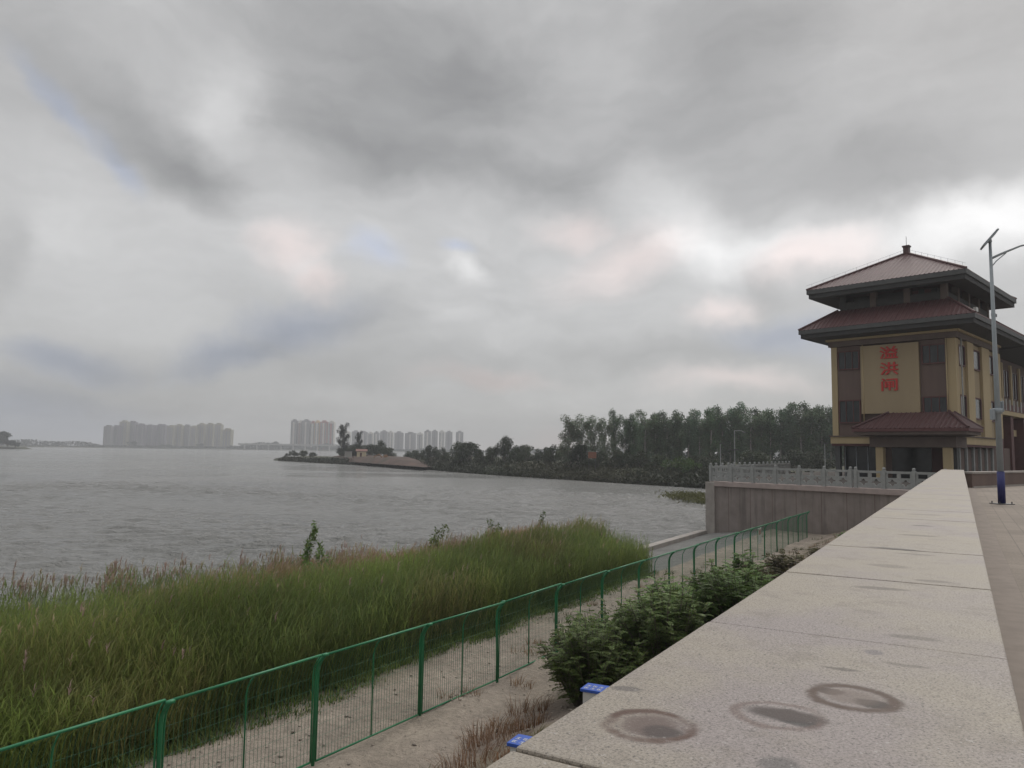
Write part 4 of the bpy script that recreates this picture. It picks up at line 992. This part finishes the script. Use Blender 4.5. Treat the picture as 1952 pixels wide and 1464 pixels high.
ok = (p_ < lim)&(p_ > inner_)&(s_ < 26.2+.8*np.sin(p_*2)+(p_-9.6)*.75)
s_, p_ = s_[ok], p_[ok]; n_ = len(s_)
gz = np.array([ground_z(a, b) for a, b in zip(s_, p_)])
x_ = s_*cD-p_*sD; y_ = s_*sD+p_*cD
patch = np.array([mnoise.noise(Vector((a*.22, b*.45, 1))) for a, b in zip(s_, p_)]); patch2 = np.array([mnoise.noise(Vector((a*.6, b*.9, 11))) for a, b in zip(s_, p_)])
edge = np.clip((p_-9.7)/2.2, 0, 1)
steep = np.clip((s_-7)/5, 0, 1); edge2 = np.clip((p_-9.6)/3.6, 0, 1)*(1-steep)+edge*steep
hgt = (.42+.68*steep+(1.54-.68*steep)*edge2+.25*np.clip((19-s_)/10,0,1)+.28*patch2+.12*rng.normal(size=n_))*(1+.12*patch)
topz = np.maximum(gz, WATER_Z)+hgt
topz = topz-.9*np.clip((s_-(24.6+(p_-9.6)*.75))/2.4, 0, 1)*rng.random(n_); hgt = np.maximum(topz-gz, .3)
base = np.stack([x_, y_, gz-.05], 1)
green = np.array([.205,.290,.082]); dgreen = np.array([.135,.200,.068]); brown = np.array([.40,.27,.16]); yel = np.array([.30,.42,.09])
band = np.exp(-((p_-14.2-.02*s_)/1.1)**2)*np.clip((s_-8)/6, 0, 1)           # drier brownish belt in the middle of the bed
dry = np.clip(band*1.1+.8*np.exp(-((s_-28)/4)**2-((p_-14.2)/1.8)**2)+.3*np.clip(patch*2-.3, 0, 1)+.12*rng.normal(size=n_), 0, 1)
mixc = np.clip(.5+1.2*patch2+.3*rng.normal(size=n_), 0, 1)[:,None]
cs = dgreen*(1-mixc)+green*mixc; left = np.clip((10-s_)/6, 0, 1)[:,None]*.45; cs = cs*(1-left)+yel*left*.9; cs = cs*(1-.62*dry[:,None])+brown*.62*dry[:,None]
ct = cs*(1-dry[:,None])+brown*dry[:,None]
wind = RAD(-25)
parts = [ribbons(base, wind+rng.normal(size=n_)*.5, hgt, np.full(n_, .009), np.full(n_, 1.), .10+.06*rng.random(n_), cs*.9, ct, 3)]
for k in range(6):
    f = .12+.15*k+.06*rng.random(n_); b2 = base+np.stack([hgt*.1*f**2*math.cos(wind), hgt*.1*f**2*math.sin(wind), hgt*f], 1)
    hd = wind+rng.uniform(-1.9, 1.9, n_); ln = .26+.24*rng.random(n_)
    parts.append(ribbons(b2, hd, ln, (.010+.009*rng.random(n_)), .75+.25*rng.random(n_), .35+.5*rng.random(n_), cs*(.85+.3*rng.random(n_))[:,None], ct*(.9+.4*rng.random(n_))[:,None], 2))
V, F, C = merge(parts); o = fast('reeds', V, F, 'reed_leaf', col=np.clip(C, .005, 1)); tag(o, kind='stuff')
# drooping plumes, thickest along the lake edge and in the dry belt
pm = (rng.random(n_) < np.clip((p_-lim[ok]+1.3)*.45, 0, .40)*(s_ < 24)+dry*.07+.004)
pb = base[pm]+np.stack([hgt[pm]*.1*math.cos(wind), hgt[pm]*.1*math.sin(wind), hgt[pm]*.98], 1); m_ = len(pb); parts = []
pc = np.where(rng.random((m_,1)) < .6, np.array([[.34,.24,.22]]), np.array([[.36,.28,.20]]))
for k in range(6): parts.append(ribbons(pb+np.array([[0,0,.02*k-.04]]), wind+rng.normal(size=m_)*.55, .15+.10*rng.random(m_), np.full(m_, .014), .7+.3*rng.random(m_), .35+.5*rng.random(m_), pc, pc*1.15, 2))
V, F, C = merge(parts); o = fast('reed_plumes', V, F, 'reed_leaf', col=C); tag(o, kind='stuff')
# short green fringe along the path edge
m_ = 16000; s2 = 2+24.5*rng.random(m_); p2 = 9.5+.9*rng.random(m_)**1.2+.12*np.sin(s2*1.1)+.1*rng.normal(size=m_); gz2 = np.array([ground_z(a, b) for a, b in zip(s2, p2)])
b2 = np.stack([s2*cD-p2*sD, s2*sD+p2*cD, gz2-.02], 1); cc = np.clip(np.array([[.15,.21,.06]])*(1+.3*rng.normal(size=(m_,1))), .01, 1)
V, F, C = ribbons(b2, rng.uniform(0, 6.28, m_), .08+.40*rng.random(m_)*np.clip((p2-9.3)*1.3,.2,1), .012+.01*rng.random(m_), .9+.1*rng.random(m_), .3+.4*rng.random(m_), cc*.8, cc*1.3, 2)
o = fast('grass_fringe', V, F, 'reed_leaf', col=C); tag(o, kind='stuff')
# sparse tufts of dry grass on the path and the slope
tuf = []; 
for k in range(150):
    s0 = 3+40*rng.random(); p0 = rng.choice([rng.uniform(1.0, 6.6), rng.uniform(6.6, 9.3)], p=[.8,.2]); m_ = int(18+40*rng.random()); rr_ = .12+.2*rng.random()
    a = rng.uniform(0, 6.28, m_); r0 = rr_*np.sqrt(rng.random(m_)); ss = s0+r0*np.cos(a); qq = p0+r0*np.sin(a)
    gz2 = np.array([ground_z(x, y) for x, y in zip(ss, qq)]); b2 = np.stack([ss*cD-qq*sD, ss*sD+qq*cD, gz2-.01], 1)
    c0 = np.array([.24,.15,.075]) if rng.random() < .55 else np.array([.10,.105,.04]); cc = np.clip(c0[None]*(1+.25*rng.normal(size=(m_,1))), .01, 1)
    tuf.append(ribbons(b2, a, .10+.22*rng.random(m_), .006+.006*rng.random(m_), .8+.2*rng.random(m_), .4+.5*rng.random(m_), cc*.8, cc*1.2, 2))
for (cx, cy, dd, m_, rad) in ((965,1375,3.95,380,.8),(930,1440,3.8,220,.8),(1010,1330,4.0,120,.5)):
    q = gp(cx, cy, dd); s0, p0 = ndam(q.x, q.y); a = rng.uniform(0, 6.28, m_); r0 = rad*np.sqrt(rng.random(m_)); ss = s0+r0*np.cos(a); qq = p0+r0*np.sin(a)*.7
    gz2 = np.array([ground_z(x, y) for x, y in zip(ss, qq)]); b2 = np.stack([ss*cD-qq*sD, ss*sD+qq*cD, gz2-.01], 1); cc = np.clip(np.array([[.21,.13,.075]])*(1+.25*rng.normal(size=(m_,1))), .01, 1)
    tuf.append(ribbons(b2, a, .15+.30*rng.random(m_), .006+.006*rng.random(m_), .8+.2*rng.random(m_), .3+.5*rng.random(m_), cc*.8, cc*1.2, 2))
V, F, C = merge(tuf); o = fast('dry_grass', V, F, 'reed_leaf', col=C); tag(o, kind='stuff')

# pebbles and clods scattered over the path and slope
Vp = []; Fp = []; o_ = 0
ico = np.array([(1,0,0),(-1,0,0),(0,1,0),(0,-1,0),(0,0,1),(0,0,-1)], float); icf = np.array([(0,2,4),(2,1,4),(1,3,4),(3,0,4),(2,0,5),(1,2,5),(3,1,5),(0,3,5)])
for k in range(2600):
    s0 = 3+24*rng.random()**1.3; p0 = rng.uniform(4.2, 9.7); r0 = .008+.022*rng.random()**3
    a = rng.uniform(0, 6.28); q = ico*r0*np.array([1+rng.random(), 1, .6])*(1+.25*rng.normal(size=(6,1)))
    ca, sa = math.cos(a), math.sin(a); q = np.stack([q[:,0]*ca-q[:,1]*sa, q[:,0]*sa+q[:,1]*ca, q[:,2]], 1)+np.array([s0*cD-p0*sD, s0*sD+p0*cD, ground_z(s0, p0)+r0*.3])
    Vp.append(q); Fp.append(icf+o_); o_ += 6
simple('pebble', (.30,.26,.22), .9, .35, 3)
o = fast('pebbles', np.concatenate(Vp), np.concatenate(Fp), 'pebble'); tag(o, kind='stuff')

# ================================================================== near shrubs
def compound_shrub(seed, h, w, nstem, base, name='indigo_shrub', leafl=.042, per=38, fronds=13):
    """stems carrying pinnate fronds of small leaflets"""
    r = np.random.default_rng(seed); o = root(name); st = MB(); LP = []; LD = []; LN = []
    for i in range(nstem):
        ang = r.random()*6.28; rad = w*.5*math.sqrt(r.random()); hh = h*(.62+.38*r.random())*(1-.35*(rad/(w*.5))**2)
        b = Vector((math.cos(ang)*rad*.35, math.sin(ang)*rad*.35, -.05)); tp = Vector((math.cos(ang)*rad, math.sin(ang)*rad, hh)); md = b.lerp(tp, .5)+Vector((0,0,hh*.08))
        st.tube([b, md, tp], [.012,.008,.003], 4, False)
        for j in range(fronds):
            t = .18+.82*(j+r.random()*.5)/fronds; q = b.lerp(tp, t)+Vector((0,0,hh*.16*t*(1-t)*2)); fa_ = r.random()*6.28; fl = (.17+.12*r.random())*(1-.3*t)
            fd = Vector((math.cos(fa_), math.sin(fa_), .35-.5*r.random()+.4*t)).normalized(); sd = fd.cross(Vector((0,0,1))).normalized(); up = sd.cross(fd)
            for k in range(per//2):
                tt = (k+.6)/(per/2); pos = q+fd*fl*tt+Vector((0,0,-fl*.35*tt*tt))
                for sg_ in (-1, 1):
                    LP.append(pos+sd*sg_*leafl*.5); LD.append((sd*sg_+fd*.35+up*(.1*r.normal())).normalized()*leafl*.5*(1.15-.5*abs(tt-.45))); LN.append((fd+up*.3*r.normal()).normalized()*leafl*.23)
    P_ = np.array([v[:] for v in LP]); A = np.array([v[:] for v in LD]); N_ = np.array([v[:] for v in LN]); n = len(P_)
    V = np.stack([P_-A, P_-A*.1+N_, P_+A, P_-A*.1-N_], 1).reshape(-1,3)
    st.build('stems', 'bark', o)
    fast('foliage', V, np.arange(n*4).reshape(-1,4), 'leaves', o, leafcol(P_, base, .2, r)); return o
big = [compound_shrub(300, 1.45, 1.9, 130, (.125,.185,.055)), compound_shrub(301, 1.3, 1.6, 110, (.145,.205,.068)), compound_shrub(302, 1.3, 1.8, 120, (.11,.17,.05))]
small = [compound_shrub(310, 1.0, .75, 34, (.12,.19,.06), 'young_shrub'), compound_shrub(311, .9, 1.0, 34, (.11,.10,.045), 'young_shrub')]
def place_dam(o, s, p, sc_, rz, lab, cat, grp):
    x, y = dam(s, p); o.location = (x, y, ground_z(s, p)-.03); o.scale = sc_ if isinstance(sc_, tuple) else (sc_,)*3; o.rotation_euler = (0,0,rz); tag(o, lab, cat, grp)
sh = [  # proto, s, p, scale, label
 (0, 11.4, 5.15, (1,1,.95), 'big dense dark green shrub nearest the blue capped post'),
 (1, 12.5, 4.35, (1.1,1.1,1.15), 'broad olive green shrub directly behind the nearest big shrub'),
 (2, 13.0, 5.6, (1,1,1.15), 'dark shrub crowding the fence behind the big near shrubs'),
 (1, 14.2, 4.7, (1.15,1.15,1.15), 'pale flecked shrub in the middle of the shrub bank'),
 (2, 14.3, 3.5, (1.1,1.1,1.1), 'dark leafy shrub under the parapet edge beside the pale flecked one'),
 (0, 15.6, 5.2, (.95,.95,.85), 'low dark shrub near the fence at the middle of the bank'),
 (1, 16.2, 4.0, (1,1,1.0), 'last rounded light green shrub of the bank before the pointed ones')]
usd = [0]*3
for i, (k, s, p, sc_, lab) in enumerate(sh):
    o = big[k] if not usd[k] else copy_tree(big[k]); usd[k] = 1; place_dam(o, s, p, sc_, i*1.3, lab, 'shrub', 'shrubs on the slope below the parapet')
usd = [0]*2
sm = [(0,17.9,5.1,1.5,'tall pointed young shrub, first beyond the shrub bank'),(1,18.4,4.2,1.35,'reddish young shrub between the two pointed ones'),(0,20.0,4.8,1.5,'pointed young shrub farther along the slope'),
      (1,21.3,4.0,1.25,'low olive shrub beyond the second pointed shrub'),(1,24.2,3.6,.9,'small brownish shrub hugging the parapet base farther on'),(0,27.5,3.4,.8,'small dark shrub low on the slope under the far parapet'),(1,31.0,3.2,.8,'tiny brownish shrub farthest along the parapet base')]
for i, (k, s, p, sc_, lab) in enumerate(sm):
    o = small[k] if not usd[k] else copy_tree(small[k]); usd[k] = 1; place_dam(o, s, p, sc_, i*1.9, lab, 'shrub', 'young shrubs farther along the slope')
# weeds along the foot of the parapet (uncountable)
parts = []; m_ = 9000; s2 = 12+26*rng.random(m_)**.8; p2 = 1.2+3.2*rng.random(m_)-.04*(s2-12)+.3*np.sin(s2*1.3)
p2 = np.clip(p2, .8, 5); gz2 = np.array([ground_z(a, b) for a, b in zip(s2, p2)]); b2 = np.stack([s2*cD-p2*sD, s2*sD+p2*cD, gz2-.02], 1)
cc = np.where((rng.random((m_,1)) < .5), np.array([[.075,.07,.03]]), np.array([[.15,.11,.06]]))*(1+.25*rng.normal(size=(m_,1))); cc = np.clip(cc, .01, 1)
V, F, C = ribbons(b2, rng.uniform(0, 6.28, m_), .12+.38*rng.random(m_), .014+.014*rng.random(m_), .8+.2*rng.random(m_), .4+.5*rng.random(m_), cc*.8, cc*1.2, 2)
o = fast('slope_weeds', V, F, 'reed_leaf', col=C); tag(o, kind='stuff')
# saplings standing among the reeds
def sapling(seed, h, w, n, base, px, pyt, dp, lab, zmin=.45):
    r = np.random.default_rng(seed); q = gp(px, pyt, dp); s0, p0 = ndam(q.x, q.y); zb = max(ground_z(s0, p0), WATER_Z-.3)
    H_ = q.z-zb; o = root('sapling', (q.x, q.y, zb), 0, lab, 'sapling', 'saplings among the reeds')
    MB().tube([(0,0,-.1),(.03,0,H_*.5),(0,0,H_*.96)], [.025,.018,.005], 6).build('stem', 'bark', o)
    bl = [(r.normal()*w*.22, r.normal()*w*.22, H_*(zmin+(1-zmin)*(k+.5)/9), w*.36*(1.1-.5*k/9), w*.36*(1.1-.5*k/9), H_*.075) for k in range(9)]
    n = int(n*1.5); P_ = clump_points(bl, n, r, .25); V, F = leaf_quads(P_, .085*(.6+.8*r.random(n)), .5, rng=r); fast('foliage', V, F, 'leaves', o, leafcol(P_, base, .25, r))
sapling(400, 2, .40, 600, (.15,.21,.07), 592, 1003, 1.95, 'slender upright sapling rising above the reeds at left of centre')
sapling(401, 2, .5, 350, (.15,.21,.07), 614, 1040, 2.5, 'low bushy sapling right beside the slender one', .6)
sapling(402, 2, .65, 350, (.15,.21,.07), 835, 1004, 2.5, 'small rounded sapling on the reed edge, middle one', .6)
sapling(403, 2, .6, 300, (.13,.19,.06), 937, 991, 2.6, 'small dark sapling right of the rounded one on the reed edge', .6)
sapling(404, 2, .55, 300, (.11,.15,.055), 1035, 976, 2.65, 'rightmost dark sapling on the crest of the reeds', .55)

# ================================================================== air
hz = bpy.data.materials.new('haze_air'); hz.use_nodes = True; t = hz.node_tree; t.nodes.remove(t.nodes['Principled BSDF'])
pv_ = t.nodes.new('ShaderNodeVolumePrincipled'); pv_.inputs['Color'].default_value = (.82,.84,.88,1); pv_.inputs['Density'].default_value = .00050; pv_.inputs['Anisotropy'].default_value = .2
t.links.new(pv_.outputs[0], t.nodes['Material Output'].inputs['Volume']); MATS['haze_air'] = hz
o = B(-1250, 1250, -60, 1900, WATER_Z-6, 64).build('haze', 'haze_air'); tag(o, kind='stuff')
